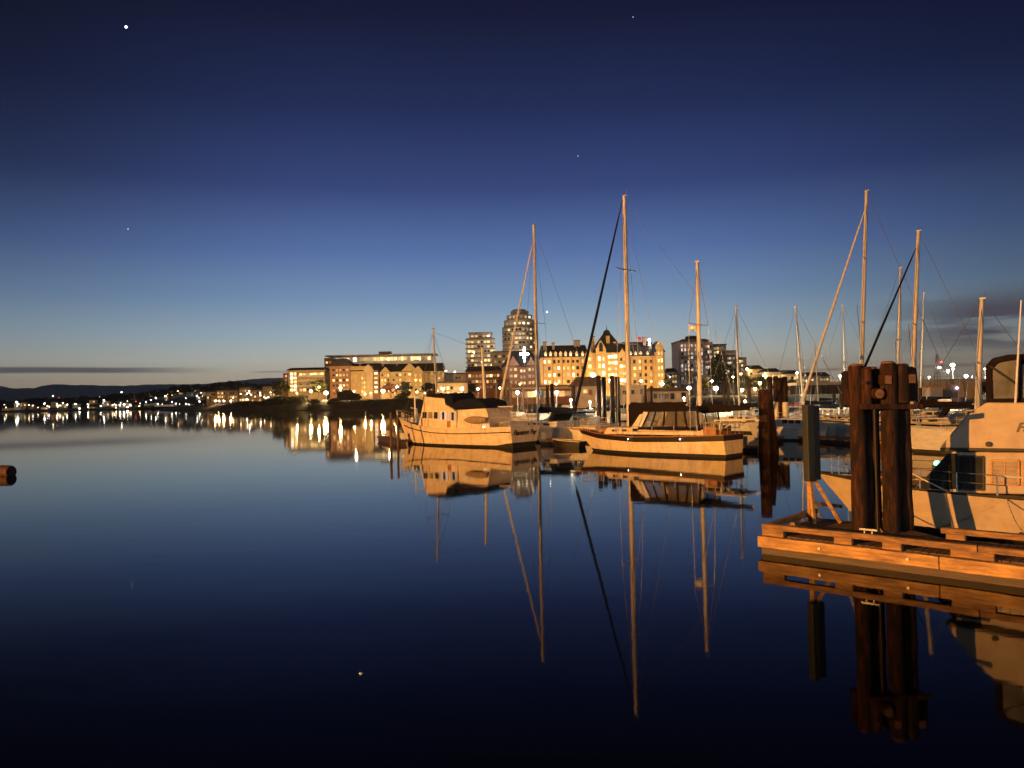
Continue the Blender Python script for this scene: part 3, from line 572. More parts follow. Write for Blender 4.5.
base_l = [(16.5,402,'w',2.2),(18,404,'w',1.7),(6,407.5,'y',1.0),(44.5,403.5,'w',1.5),(29,405,'y',1.1),(57,404.5,'w',1.3),(60,405.5,'y',1.1),(63,403,'w',1.0),(53,396,'y',1.3),(59,398,'r',.6),(75.5,404,'w',1.3),(79.5,408.5,'w',1.4),(88,407,'y',1.1),(104,400.5,'w',1.7),(100,397,'y',1.3),(95,397.5,'y',1.0),
    (112.5,405,'y',1.2),(121.5,392.2,'w',1.5),(122,396,'w',1.3),(120,405,'w',2.1),(124,404.5,'w',2.4),(127.5,407,'w',1.6),(116,408,'w',1.2),(136,401.5,'r',.9),(137,408,'y',1.3),(141,409,'p',1.0),(146,402,'w',1.3),(151,400,'w',1.0),(158,404,'w',1.3),(165.5,396,'w',1.5),(149,393.5,'y',1.0),(171,392.5,'w',1.2),(178,391,'y',1.0),(184,390,'w',1.0),
    (195.5,389,'w',1.4),(198.5,388,'w',1.4),(205,389.5,'y',1.2),(172,402,'w',1.2),(176,403.5,'w',1.0),(186,404,'w',1.8),(189,404.5,'y',1.2),(197,396,'w',1.6),(202,396.2,'w',1.3),(199.5,401.5,'w',1.4),(219,386,'w',1.2),(33,405.5,'w',.9),(67,405,'y',.9),(131,405.5,'y',1.2),(38,407.5,'y',.8),(50,406.5,'r',.6)]
for (px, py, k, r) in base_l:
    Y = lin(px, [(0,790),(140,835),(250,890)])+(60 if py < 399 else -4)
    colr = {'w':'white','y':'yellow','r':'red','p':'violet'}[k]
    where = 'at the left end of the far shore' if px < 50 else 'along the middle of the far waterfront' if px < 112 else 'on the bright far quay' if (px < 165 and py > 399) else 'on the wooded far slope' if py < 399 else 'low on the shore before the wooded slope'
    street_lamp(px, py, Y, 0.3 if py > 399 else W(px, py+4, Y).z, k, r*.48, f'tiny {colr} lamp {where}', gl)
for (px, lab) in ((215.5,'first'), (219,'second'), (224,'third'), (231,'fourth')):
    street_lamp(px, 401, 478, 1.2, 'w', .6, f'{lab} from the left of four white lamps under the low terrace', 'four lamps under the low terrace', 5000)
for i in range(16):
    px = R.uniform(232, 280); street_lamp(px, R.uniform(391, 400), 500, 1.5, R.choice('wy'), .42, 'tiny lamp in front of the long low terrace', 'tiny lamps before the terrace')
for i in range(60):
    px = R.uniform(0, 206); up = R.random() < .35 and px > 60
    py = (lin(px, [(60,402),(110,400),(150,396),(206,391)])+R.uniform(-1, 6)) if up else R.uniform(403.5, 408.5)
    street_lamp(px, py, lin(px, [(0,800),(140,840),(250,890)])+(55 if up else 0), .4 if not up else W(px, py+3, 880).z, 'y' if R.random() < .7 else 'w', R.uniform(.22, .5), 'tiny warm lamp dot in the sprinkle of lights along the far shore', 'sprinkle of tiny warm lights on the far shore')
# ferry / moored vessel with violet light by the far shore
p = onwater(150, 410.6)
p = Vector((W(168,408,770).x, 770, 0)); t = thing('moored_ferry', 'low dark ferry with a faint violet glow against the far shore', 'ferry', p)
MB().zprism([(-16,-3),(14,-3),(20,0),(14,3),(-16,3)], -.5, 2.2).build('hull', navy, t); MB().box(-13,8,-2.4,2.4,2.2,4.4).build('cabin', whitew, t)
for k in range(8): window(t, 'mau', -11.5+k*2.4, -2.45, 3.3, 1.6, .9)

# ---------------------------------------------------------------- trees
def crown_mesh(name, m, rx, rz, n_, seed, leaf=.35, conic=False, hollow=.35):
    r = random.Random(seed); mb = MB(); cl = []
    for _ in range(14):
        t_ = r.uniform(0, 6.283); u = r.uniform(-.8, 1); q = r.uniform(.3, .85)
        wd = (1-(u+1)/2*.9) if conic else math.sqrt(max(.1, 1-u*u*.8))
        cl.append((rx*q*wd*math.cos(t_), rx*q*wd*math.sin(t_), rz*u*.8, r.uniform(.25, .5)))
    for _ in range(n_):
        c = r.choice(cl); s = c[3]
        p = Vector((c[0]+r.gauss(0, s*rx*.5), c[1]+r.gauss(0, s*rx*.5), c[2]+r.gauss(0, s*rz*.45)))
        a = Vector((r.gauss(0,1), r.gauss(0,1), r.gauss(0,1))).normalized(); b_ = a.cross(Vector((r.gauss(0,1), r.gauss(0,1), r.gauss(0,1)))).normalized(); L = leaf*r.uniform(.6, 1.4)
        mb.add([p-a*L-b_*L*.5, p+a*L-b_*L*.5, p+a*L+b_*L*.5, p-a*L+b_*L*.5], [(0,1,2,3)])
    return mb.mesh(name, m)
CR = dict(round1=crown_mesh('crown', leafd, 4, 3.2, 1500, 1, .38), round2=crown_mesh('crown', leafd, 4, 3.6, 1500, 2, .38), bush=crown_mesh('crown', leafd, 3.5, 2.0, 1400, 3, .32), conif=crown_mesh('crown', leafd, 3, 7, 1700, 4, .35, True),
          green=crown_mesh('crown', leafg, 3.5, 3.2, 1300, 5, .34), rus=crown_mesh('crown', leafr, 3, 2.4, 1100, 6, .32), far=crown_mesh('crown', leafd, 7, 5, 900, 8, .9))
def trunk_mesh(h, r0, seed, nb=5):
    r = random.Random(seed); mb = MB().tube([(0,0,0),(.05,0,h*.5),(0,.05,h)], [r0, r0*.7, r0*.35], 7)
    for _ in range(nb):
        z = h*r.uniform(.45, .95); t_ = r.uniform(0, 6.28); L = h*r.uniform(.3, .55)
        mb.tube([(0,0,z), (math.cos(t_)*L*.6, math.sin(t_)*L*.6, z+L*.45), (math.cos(t_)*L, math.sin(t_)*L, z+L)], [r0*.4, r0*.25, r0*.08], 5)
    return mb.mesh('trunk', bark)
TR = [trunk_mesh(4, .25, 11), trunk_mesh(3, .2, 12), trunk_mesh(6, .3, 13, 9)]
def bare_mesh(seed):
    r = random.Random(seed); mb = MB()
    def br(p, d, L, r0, dep):
        q = p+d*L; mb.tube([p, p+d*L*.5+Vector((r.gauss(0,.04), r.gauss(0,.04), 0))*L, q], [r0, r0*.8, r0*.6], 4, False)
        if dep == 0: return
        for _ in range(3 if dep > 1 else 4):
            nd = (d+Vector((r.gauss(0,.55), r.gauss(0,.55), r.gauss(.12,.25)))).normalized(); br(q if r.random() < .7 else p+d*L*.7, nd, L*r.uniform(.6,.8), r0*.6, dep-1)
    br(Vector((0,0,0)), Vector((0,0,1)), 3.2, .28, 5); return mb.mesh('branches', bark)
BARE = [bare_mesh(21), bare_mesh(22)]
def tree(name, label, px, ytop, ybase, Y, kind, group, wf=1.0):
    a = W(px, ybase, Y); h = W(px, ytop, Y).z-a.z; t = thing(name, label, 'bush' if 'bush' in name else 'tree', a, R.uniform(0, 6.28), group)
    if kind == 'bare':
        inst('branches', R.choice(BARE), t, (0,0,-.5), (h/10.5*wf, h/10.5*wf, h/10.5)); return t
    dims = dict(round1=3.2, round2=3.6, bush=2.0, conif=7, green=3.2, rus=2.4, far=5)[kind]; cz = h/2 if kind == 'bush' else h*.58; sz = (h*.42 if kind != 'bush' else h*.5)/dims
    sx_ = sz*wf
    inst('trunk', TR[0], t, (0,0,-1.0), (h/8, h/8, (cz+1)/4)); inst('crown', CR[kind], t, (0,0,cz), (sx_, sx_, sz)); return t
def tr(*a): tree(*a)
gb = 'dark bushes along the headland bank'
spot = ['at the low tip of the headland', 'left of the pale condominium', 'below the pale condominium', 'beside the big bright headland lamp', 'beneath the brick gabled block', 'on the bank above the trawler bow']
for i, (px, yt, yb, wf) in enumerate(((258,401.5,407,1.8),(268,399.5,406,1.7),(276,398,405,1.5),(284,396.5,404,1.4),(291,397,404,1.3),(300,396,404,1.2),(334,398.5,404,1.4),(343,392,400.5,.9),(350,390.5,400.5,.85),(357,394,400.5,1.0),(316,399.5,406,1.5),(374,400.5,405,1.7),(247,402,407,1.7),(402,393,402,1.0),(409,398.5,404,1.4),(388,402,406,1.7))):
    s = spot[0] if px < 260 else spot[1] if px < 290 else spot[2] if px < 320 else spot[3] if px < 340 else spot[4] if px < 380 else spot[5]
    tree('bush', 'dark rounded bush '+s, px, yt, yb, lin(px, [(240,432),(300,372),(345,342),(390,312),(430,262)]), 'bush', gb, wf)
gt = 'trees in the waterfront town'
for (nm, lab, px, yt, yb, Y, k, wf) in (
    ('broadleaf_tree','yellow-green leafy tree lit by the lamp beside the pale condominium',319,380,396,385,'green',1.2),('broadleaf_tree','russet leafy tree glowing between two lamps under the gables',391,383,396,380,'rus',1.1),
    ('broadleaf_tree','dark tree right of the russet one',404,382,398,375,'round1',.9),('broadleaf_tree','dark tree at the left corner of the pale condominium',281,381,398,395,'round1',1.0),
    ('bare_tree','bare tree right of the hotel, left of the mauve tower',672,366,392,330,'bare',1.1),('bare_tree','bare tree in front of the mauve tower',683,360,392,340,'bare',1.1),('bare_tree','bare tree just left of the mizzen mast',691,366,392,335,'bare',1.0),
    ('conifer_tree','tall dark conifer right of the mauve tower',719,351,392,350,'conif',1.6),('conifer_tree','shorter dark conifer under the stepped block',733,366,390,345,'conif',1.6),
    ('broadleaf_tree','yellow-green tree lit behind the slim grey mast',745,376,393,300,'green',1.1),('broadleaf_tree','yellow-green tree lit beside the lone brown piling',760,376,392,290,'green',1.1),('broadleaf_tree','yellow-green tree lit right of the mauve tower lamp',705,379,394,300,'green',1.1),
    ('broadleaf_tree','dark tree before the boat shed',668,381,394,290,'round2',1.0),('broadleaf_tree','dark leafy tree over the trawler canopy',450,385,397,260,'round1',1.1),('broadleaf_tree','dark leafy tree between the trawler masts',471,384,397,250,'round2',1.1),('broadleaf_tree','dark leafy tree before the dark town block',430,383,397,300,'round2',1.2),
    ('bare_tree','bare tree in front of the red brick lodge',496,368,393,260,'bare',1.0),('bare_tree','bare tree between the brick office and the lodge',505,372,394,255,'bare',1.0),('broadleaf_tree','dark tree at the landward end of the pier',790,380,392,300,'round1',1.2)):
    tree(nm, lab, px, yt, yb, Y, k, gt, wf)
for i in range(44):
    px = -10+i*6.6+R.uniform(-2, 2); hh = lin(px, [(0,401),(40,399),(70,398),(115,395),(140,393),(170,388),(200,385),(235,382),(270,384)])+R.uniform(-1, 1.8)
    s = 'at the left end of the far shore' if px < 60 else 'behind the bright far quay' if px < 150 else 'on the ridge of the wooded far slope'
    tree('far_tree', 'dark tree silhouette '+s, px, hh, hh+9, lin(px, [(0,830),(140,900),(270,960)]), 'far', 'tree silhouettes on the far shore', 1.3)
# ---------------------------------------------------------------- pier at right
t = thing('pier', 'long pale wharf deck on dark piles behind the right-hand masts', 'pier', (W(900, 390, 240).x, 240, 0))
zt = W(900, 380.5, 240).z; xl = W(797, 385, 240).x-t.location.x; xr = W(1010, 385, 240).x-t.location.x
MB().box(xl, xr+20, 0, 12, zt-.9, zt).build('deck', concrete, t); MB().box(xl, xr+20, .4, .8, zt-1.6, zt-.91).build('beam', dockdk, t)
for k in range(22):
    x = xl+1+(xr+18-xl)*k/21; MB().tube([(x, 1.2, -3), (x, 1.2, zt-.9)], .32, 8).build('pile', pile, t, True)
MB().box(xl, xr+20, 6, 6.4, -1, zt-1).build('back_wall', dockdk, t)
rl = MB()
for k in range(40): x = xl+.2+(xr+19.5-xl)*k/39; rl.box(x-.04, x+.04, .1, .18, zt, zt+1.05)
rl.box(xl, xr+20, .1, .18, zt+1.0, zt+1.08).build('railing', galv, t)
for j, (px, py, r) in enumerate(((797,373,.4),(840,376,.5),(844.5,375,.5),(848,377,.3),(868,375,.45),(873.5,376,.35),(905,376,.45),(910,372,.4),(948,371,.6),(952.5,365,.85),(953,369,.5),(966,376,.7),(978,376,.5),(995,377,.5),(985,369,.4),(929,377,.35),(1008,375,.45))):
    street_lamp(px, py, 242, zt, 'w', r, ('white lamp on the pale wharf, ' + ('near its left end' if px < 830 else 'in the cluster left of the tall white mast' if px < 860 else 'behind the big piling cluster' if px < 915 else 'in the tall bright cluster left of the motor yacht' if px < 970 else 'just left of the motor yacht canopy')), 'lamps on the pale wharf', 5000, (1,.85,.6))
t = thing('dockside_shed', 'low pale shed with a red door on the wharf beyond the sail cover', 'shed', (W(945, 390, 200).x, 200, .3)); x0 = W(905, 390, 200).x-t.location.x; x1 = W(978, 390, 200).x-t.location.x; zt2 = W(945, 384, 200).z
MB().box(x0, x1, 0, 8, -.2, zt2-.3).build('wall', tanwall, t); MB().prism([(x0-.5, zt2-.3), (x1+.5, zt2-.3), (x1-2, zt2+1), (x0+2, zt2+1)], -.6, 8.6).build('roof', concrete, t); MB().box(-3, -2, -.05, .1, .2, 2.4).build('door', redp, t)
inst('beacon', BULB['p'], t, (W(957, 388, 199.5).x-t.location.x, -.5, W(957, 388, 199.5).z-.3), .4)
# crane/trawler mast lattice at 936
t = thing('fishing_boat', 'fishing boat with a dark lattice mast and red and white lights by the wharf', 'fishing boat', (W(938, 400, 190).x, 190, 0), 0.3)
MB().zprism([(-8,-2),(5,-2.2),(9,0),(5,2.2),(-8,2)], -.5, 1.8).build('hull', greyhull, t); MB().box(-4,0,-1.5,1.5,1.8,4.5).build('wheelhouse', whitew, t)
m_ = MB()
for a, b_ in ((-.6,-.6),(.6,-.6),(.6,.6),(-.6,.6)): m_.tube([(a,b_,4.5),(a*.15,b_*.15,13)], .09, 5)
for k in range(8): z = 4.8+k; q = .6-.5*k/8; m_.beam((-q,-q,z), (q,-q,z+.9), .07, .07).beam((q,q,z), (-q,q,z+.9), .07, .07)
m_.build('lattice_mast', galv, t); inst('mast_light', BULB['w'], t, (0,-.8,9.6), .28); inst('mast_light', BULB['r'], t, (0.6,-.8,11), .22)

# ---------------------------------------------------------------- boats
class Boat:
    def __init__(s, name, label, cat, stern, bow, group=None):
        s.st = Vector((*stern, 0)); s.bw = Vector((*bow, 0)); d = s.bw-s.st; s.L = d.length; s.h = math.atan2(d.y, d.x)
        c = (s.st+s.bw)/2; s.t = thing(name, label, cat, c, s.h, group); s.c = c
        s.fx = d.normalized(); s.fy = Vector((-s.fx.y, s.fx.x, 0))
    def at(s, px, py, y=0.0):
        """pixel -> local (x,z) on the boat's fore-and-aft plane at local y"""
        d = MC @ Vector(((px-512)/F, (384-py)/F, -1)); o = Vector((0,0,CH))-(s.c+s.fy*y)
        k = -(o.dot(s.fy))/d.dot(s.fy); p = Vector((0,0,CH))+d*k-s.c
        return (p.dot(s.fx), p.z)
def hull(B, beam, sheer, bootz=.25, stripe=0.0, rake=1.0, m=gel, mst=None, mdeck=None, trans=.75, bulwark=.12, sternrake=.25, fine=1.9, rub=None):
    """sheer(t) height, t=0 stern .. 1 bow"""
    L = B.L; NS = 26; st = []
    def hb(t): return max(.015, beam/2*(trans+(1-trans)*math.sin(min(1, t/.45)*math.pi/2) if t < .45 else (1-((t-.45)/.55)**fine)))
    bz = bootz if callable(bootz) else (lambda t: bootz)
    for i in range(NS+1):
        t = i/NS; S = sheer(t); z1 = bz(t)
        zs = [-.6, z1, z1+(S-stripe-z1)*.33, z1+(S-stripe-z1)*.66, S-stripe, S]
        row = []
        for z in zs:
            f = max(0, min(1, (z+.6)/(S+.6))); q = .62+.38*f**.7 if t < .8 else .62-.25*(t-.8)/.2+(.38+.25*(t-.8)/.2)*f**.9
            x = -L/2+L*t-rake*(1-f)*(t**5)+sternrake*(1-f)*(1-t)**6
            row.append((x, hb(t)*q, z))
        st.append(row)
    def strip(r0, r1, name, mm, off=0.0):
        mb = MB(); k = r1-r0+1
        for sgn in (1, -1):
            o = len(mb.v)
            for row in st:
                for j in range(r0, r1+1): x, y, z = row[j]; mb.v.append((x, sgn*(y+off), z))
            for i in range(NS):
                for j in range(k-1):
                    a = o+i*k+j; q = (a, a+k, a+k+1, a+1); mb.f.append(q if sgn > 0 else q[::-1])
        # transom
        o = len(mb.v); row = st[0]
        for j in range(r0, r1+1): x, y, z = row[j]; mb.v += [(x-off, y+off, z), (x-off, -y-off, z)]
        for j in range(k-1): a = o+j*2; mb.f.append((a, a+2, a+3, a+1))
        return mb.build(name, mm, B.t, True)
    top = 4 if mst else 5
    strip(1, top, 'hull', m); strip(0, 1, 'boot_stripe', boot)
    if mst: strip(4, 5, 'sheer_stripe', mst)
    mb = MB()
    for row in st: x, y, z = row[5]; mb.v += [(x, y-.01, z-bulwark), (x, -y+.01, z-bulwark)]
    for i in range(NS): a = i*2; mb.f.append((a, a+1, a+3, a+2))
    mb.build('deck', mdeck or gel, B.t)
    rail = MB()
    for sgn in (1, -1): rail.tube([(r[5][0], sgn*r[5][1], r[5][2]) for r in st], .035, 6)
    rail.tube([(st[0][5][0], st[0][5][1], st[0][5][2]), (st[0][5][0], -st[0][5][1], st[0][5][2])], .035, 6)
    rail.build('cap_rail', rub or teak, B.t, True)
    B.hb = lambda x: hb((x+L/2)/L); B.sheer = lambda x: sheer((x+L/2)/L)
def rails(B, x0, x1, n_, h=.65, m=steel, inset=.08, wires=2):
    for sgn in (1, -1):
        pts = []
        for i in range(n_):
            x = x0+(x1-x0)*i/(n_-1); y = sgn*max(.02, B.hb(x)-inset); z = B.sheer(x); pts.append((x, y, z+h))
            MB().tube([(x, y, z-.05), (x, y, z+h)], .022, 6).build('stanchion', m, B.t)
        lf = MB()
        for k in range(wires): lf.tube([(p[0], p[1], p[2]-k*h*.45) for p in pts], .011, 4)
        lf.build('lifeline', wire, B.t)
def pulpit(B, x0, x1, h=.75, m=steel):
    pts = []
    for i in range(9):
        t_ = i/8; a = (t_-.5)*math.pi; x = x0+(x1-x0)*math.cos(a); y = B.hb(min(x0, B.L/2-.1))*.9*math.sin(a); pts.append((x, y, B.sheer(min(x, B.L/2))+h))
    mb = MB().tube(pts, .025, 6).tube([(p[0]*.995, p[1], p[2]-h*.45) for p in pts], .018, 6)
    for k in (0, 2, 4, 6, 8): mb.tube([pts[k], (pts[k][0]-.1, pts[k][1]*.9, pts[k][2]-h-.05)], .022, 6)
    mb.build('pulpit', m, B.t, True)
def pushpit(B, h=.75, m=steel):
    x = -B.L/2+.15; y = B.hb(x)*.92; z = B.sheer(x)
    mb = MB()
    for k in (1, .5): mb.tube([(x+1.1, y, z+h*k), (x+.1, y, z+h*k), (x, y*.9, z+h*k), (x, -y*.9, z+h*k), (x+.1, -y, z+h*k), (x+1.1, -y, z+h*k)], .022, 6)
    for (a, b_) in ((x+1.1, y), (x+.1, y), (x, y*.4), (x, -y*.4), (x+.1, -y), (x+1.1, -y)): mb.tube([(a, b_, z-.05), (a, b_, z+h)], .022, 6)
    mb.build('pushpit', m, B.t, True)
def mast(B, base, top, r, m=alu, spreaders=(.5,), shroud=True, y0=None, name='mast'):
    o = MB().tube([(base[0], 0, base[1]), ((base[0]+top[0])/2, 0, (base[1]+top[1])/2), (top[0], 0, top[1])], [r, r*.97, r*.72], 12).build(name, m, B.t, True)
    ends = []
    for s_ in spreaders:
        x = base[0]+(top[0]-base[0])*s_; z = base[1]+(top[1]-base[1])*s_; w_ = B.hb(x)*.75
        sp = MB().tube([(x, -w_, z+.05), (x, 0, z), (x, w_, z+.05)], [.03, .05, .03], 6).build('spreader', m, o); ends.append((x, w_, z+.05))
    MB().box(top[0]-.2, top[0]+.15, -.05, .05, top[1], top[1]+.08).tube([(top[0]-.15,0,top[1]), (top[0]-.15,0,top[1]+.5)], .015, 4).build('masthead_fitting', galv, o)
    if shroud:
        mb = MB()
        for sgn in (1, -1):
            x = base[0]-.15; y = B.hb(x)*.95*sgn; mb.tube([(x, y, B.sheer(x)), *[(e[0], e[1]*sgn, e[2]) for e in ends[:1]], (top[0], 0, top[1]-.3)], .02, 4)
            mb.tube([(x-.4, y, B.sheer(x)), (base[0], 0, base[1]+(top[1]-base[1])*.5)], .02, 4)
        mb.build('shroud', wire, B.t)
    return o
def stay(B, a, b_, r, m, name='forestay', cover=True):
    a = Vector((a[0], 0, a[1])); b_ = Vector((b_[0], 0, b_[1]))
    if cover: pts = [a, a.lerp(b_, .06), a.lerp(b_, .1), a.lerp(b_, .5), a.lerp(b_, .9), b_]; rr = [.015, .02, r*1.15, r*1.0, r*.6, .015]
    else: pts = [a, b_]; rr = r
    return MB().tube(pts, rr, 8 if cover else 4).build(name, m, B.t, True)
def boom(B, x0, z0, x1, z1, m=alu, cover=navy, r=.07, cr=.22):
    MB().tube([(x0,0,z0),(x1,0,z1)], r, 8).build('boom', m, B.t, True)
    if cover:
        n_ = 10; mb = MB(); v = []
        for i in range(n_+1):
            t_ = i/n_; x = x0+(x1-x0)*(.0+t_*.97); z = z0+(z1-z0)*t_; h = cr*(2.3-1.5*t_)*(1+.06*math.sin(i*2.1)); w_ = cr*(.75-.2*t_)
            for (a, c) in ((-w_, -.02), (-w_*1.05, .12), (-w_*.5, h*.8), (0, h), (w_*.5, h*.8), (w_*1.05, .12), (w_, -.02), (0, -.09)): v.append((x, a, z+c))
        f = []
        for i in range(n_):
            for k in range(8): a = i*8+k; b2 = i*8+(k+1) % 8; f.append((a, b2, b2+8, a+8))
        f.append(tuple(range(8))[::-1]); f.append(tuple(range(n_*8, n_*8+8))); mb.add(v, f); mb.build('sail_cover', cover, B.t, True)
def text(body, size, loc, rot, parent, m, name='name_lettering', shear=.35):
    c = bpy.data.curves.new(name, 'FONT'); c.body = body; c.size = size; c.extrude = .006; c.shear = shear; c.align_x = 'CENTER'; c.align_y = 'CENTER'; c.offset = size*.03
    tmp = bpy.data.objects.new('tmp', c); me = bpy.data.meshes.new_from_object(tmp); bpy.data.objects.remove(tmp); me.name = name
    o = bpy.data.objects.new(name, me); C.objects.link(o); o.parent = parent; o.location = loc; o.rotation_euler = rot; me.materials.clear(); me.materials.append(m); return o

# ===== the trawler yacht
T = Boat('trawler_yacht', 'large cream flybridge trawler yacht with dark canvas covers moored behind calm water', 'motor yacht', (1.05, 60.6), (-10.7, 70.2))
hull(T, 4.5, lambda t: lin(t, [(0,1.72),(.15,1.62),(.4,1.5),(.6,1.58),(.8,1.85),(1,2.35)]), bootz=lambda t: lin(t, [(0,.42),(.05,.34),(.1,.18),(1,.16)]), rake=1.5, m=cream, mdeck=teakdeck, trans=.86, rub=dirtyw)
rb = MB()
for sgn in (1, -1): rb.tube([(x, sgn*(T.hb(x)*.975+.02), T.sheer(x)-.42) for x in [-T.L/2+.1+(T.L-1.6)*i/20 for i in range(21)]], .04, 6)
rb.build('rub_rail', brownst, T.t, True)
TY = 1.6
def tp(pts, y=TY): return [T.at(px, py, y if px < 440 else y*max(0, 1-(px-440)/26)) for px, py in pts]
dz = 1.45
house = tp([(417.5,429),(424.5,396.5),(448,398.5),(450,404.5),(465,408.5),(469,414),(469,430)])
MB().prism(house, -TY, TY).build('pilothouse', cream, T.t, bevel=.05)
aft = tp([(469,430),(469,409.5),(497,408),(499,412),(502,430)]); MB().prism(aft, -TY+.1, TY-.1).build('saloon', cream, T.t, bevel=.05)
xa = T.at(499.5,425,1.4)[0]; zb2 = T.at(499.5,429,1.4)[1]; zt2_ = T.at(499.5,422,1.4)[1]; aft2 = [(xa,zb2-.3),(xa,zt2_),(-T.L/2+.9,zt2_),(-T.L/2+.8,zb2-.3)]; MB().prism(aft2, -1.4, 1.4).build('aft_cabin', dirtyw, T.t, bevel=.04)
def tn(pts, y=TY): return [T.at(px, py, y) for px, py in pts]
for (a, b_, yt, yb, m_) in ((422.3,427.2,411.7,418.5,glassd),(428.3,432.7,411.7,418.5,clearv),(433.8,438.3,411.7,419,glassd),(439.6,447.2,411.2,420,E_cab),(449,456.6,411.5,420.8,E_cab)):
    q = tn([(a,yb),(a+.5,yt),(b_,yt),(b_,yb)]); w_ = MB().prism(q, TY-.02, TY+.03).build('window', m_, T.t)
    ft = MB()
    for k in range(4): p_, q_ = q[k], q[(k+1) % 4]; ft.beam((p_[0], TY+.03, p_[1]), (q_[0], TY+.03, q_[1]), .04, .05)
    ft.build('frame', dirtyw, w_)
    if m_ is E_cab: q3 = tn([(a+2.8,yb-.5),(a+2.8,yt+.8),(a+5,yt+.8),(a+5,yb-.5)]); MB().prism(q3, TY+.032, TY+.045).build('pane', glassd, w_)
    MB().prism(q, -TY-.03, -TY+.02).build('window', glassd, T.t)
for (a, b_) in ((462.5,467),(470,475)):
    q = tn([(a,416.5),(a,412.5),(b_,412.5),(b_,416.5)], TY-.1); MB().prism(q, TY-.12, TY-.06).build('window', curtain if a < 480 else clearg, T.t)
q = tn([(447,427.5),(447,421),(450.5,421),(450.5,427.5)]); MB().prism(q, TY, TY+.03).build('vent_panel', teak, T.t)
q = tn([(500.5,427.5),(500.5,423.3),(507,423),(507,427.5)], 1.4); MB().prism(q, 1.38, 1.44).build('window', clearv, T.t)
def canvas(pts, y, m_, nm='canvas_cover', bev=.1):
    return MB().prism(T_.__self__ if False else pts, -y, y).build(nm, m_, T.t, bevel=bev)
canvas(tp([(425,396.3),(425.5,394),(447,393.2),(449,397.8)]), 1.5, brcanvas, 'canvas_top', .05)
canvas(tp([(448.5,403),(447,393.5),(459,393.5),(463,398),(465.5,404),(463,408)]), 1.6, navy, 'canvas_cover', .2)
canvas(tp([(464,409),(463,403.5),(470,399.5),(484,398),(494,401),(499,407.5)]), 1.6, navy, 'aft_awning', .2)
# ship's dinghy stored on the saloon side
dn = [T.at(463+22*i/8, 420, TY+.4) for i in range(9)]
MB().tube([(p[0], TY+.25, p[1]) for p in dn], [.05,.2,.28,.3,.3,.3,.28,.25,.18], 8).build('tender', teakdeck, T.t, True)
b0 = T.at(437, 397, 0); b1 = T.at(433, 329, 0); mast(T, b0, b1, .10, alu, (.35,), True)
b0 = T.at(485.5, 418, 0); b1 = T.at(482, 348, 0); mast(T, b0, b1, .12, alu, (), False)
a = T.at(486, 407, 0); c = T.at(513, 406.5, 0); boom(T, a[0], a[1], c[0], c[1], alu, None, .06)
stay(T, T.at(402, 420, 0), T.at(433, 331, 0), .012, wire, 'forestay', False); stay(T, T.at(482, 350, 0), T.at(433, 332, 0), .012, wire, 'triatic_stay', False); stay(T, T.at(538, 424, 0), T.at(482, 350, 0), .012, wire, 'backstay', False)
rails(T, 4.4, 7.0, 5, .7, galv); pulpit(T, 6.7, 7.9, .7, wire)
MB().tube([(5.4,0,1.7),(5.4,0,4.6)], [.09,.06], 8).beam((5.4,0,4.4),(4.0,0,3.9),.06,.06).build('samson_post', alu, T.t, True)
MB().box(5.9,6.4,-.3,.3,1.75,2.35).tube([(6.15,-.45,2.2),(6.15,.45,2.2)], .17, 10).build('windlass', galv, T.t, bevel=.04)
MB().tube([(4.6,.5,1.7),(4.6,.5,3.2),(5.0,.9,3.3)], .05, 6).box(4.3,5.1,-.9,.9,2.0,2.4).build('deck_gear', dirtyw, T.t)
rails(T, -7.2, -4.6, 4, .65, galv); pushpit(T)
inst('deck_light', BULB['w'], T.t, (T.at(484,427,TY)[0], TY+.06, T.at(484,427,TY)[1]), .035)
xs = -T.L/2-.0
text('Flamingo Bay', .56, (xs-.015, .15, 1.2), (math.pi/2, 0, -math.pi/2), T.t, lettering)

# ===== the ketch
K = Boat('ketch_sailboat', 'two-masted white sailboat with brown sheer stripe and dark canvas deck enclosure', 'sailboat', (13.95, 47.2), (4.9, 56.0))
hull(K, 3.7, lambda t: lin(t, [(0,1.42),(.2,1.32),(.5,1.22),(.8,1.35),(1,1.62)]), bootz=.2, stripe=.36, rake=1.9, m=cream, mst=brownst, mdeck=teakdeck, trans=.72, bulwark=.1, sternrake=.0)
def kp(pts, y=1.1): return [K.at(px, py, y) for px, py in pts]
q = kp([(603,434),(607,427.5),(640,427.5),(702,429.5),(704,436)], 1.15); MB().prism(q, -1.15, 1.15).build('cabin_trunk', cream, K.t, bevel=.06)
MB().prism(kp([(596,432.5),(600,428.5),(624,427.8),(628,432)], .8), -.8, .8).build('fore_hatch', teak, K.t, bevel=.05)
for a in (612, 622, 633): MB().prism(kp([(a,431.5),(a,429.3),(a+4.5,429.3),(a+4.5,431.5)], 1.15), 1.13, 1.18).build('porthole', glassd, K.t)
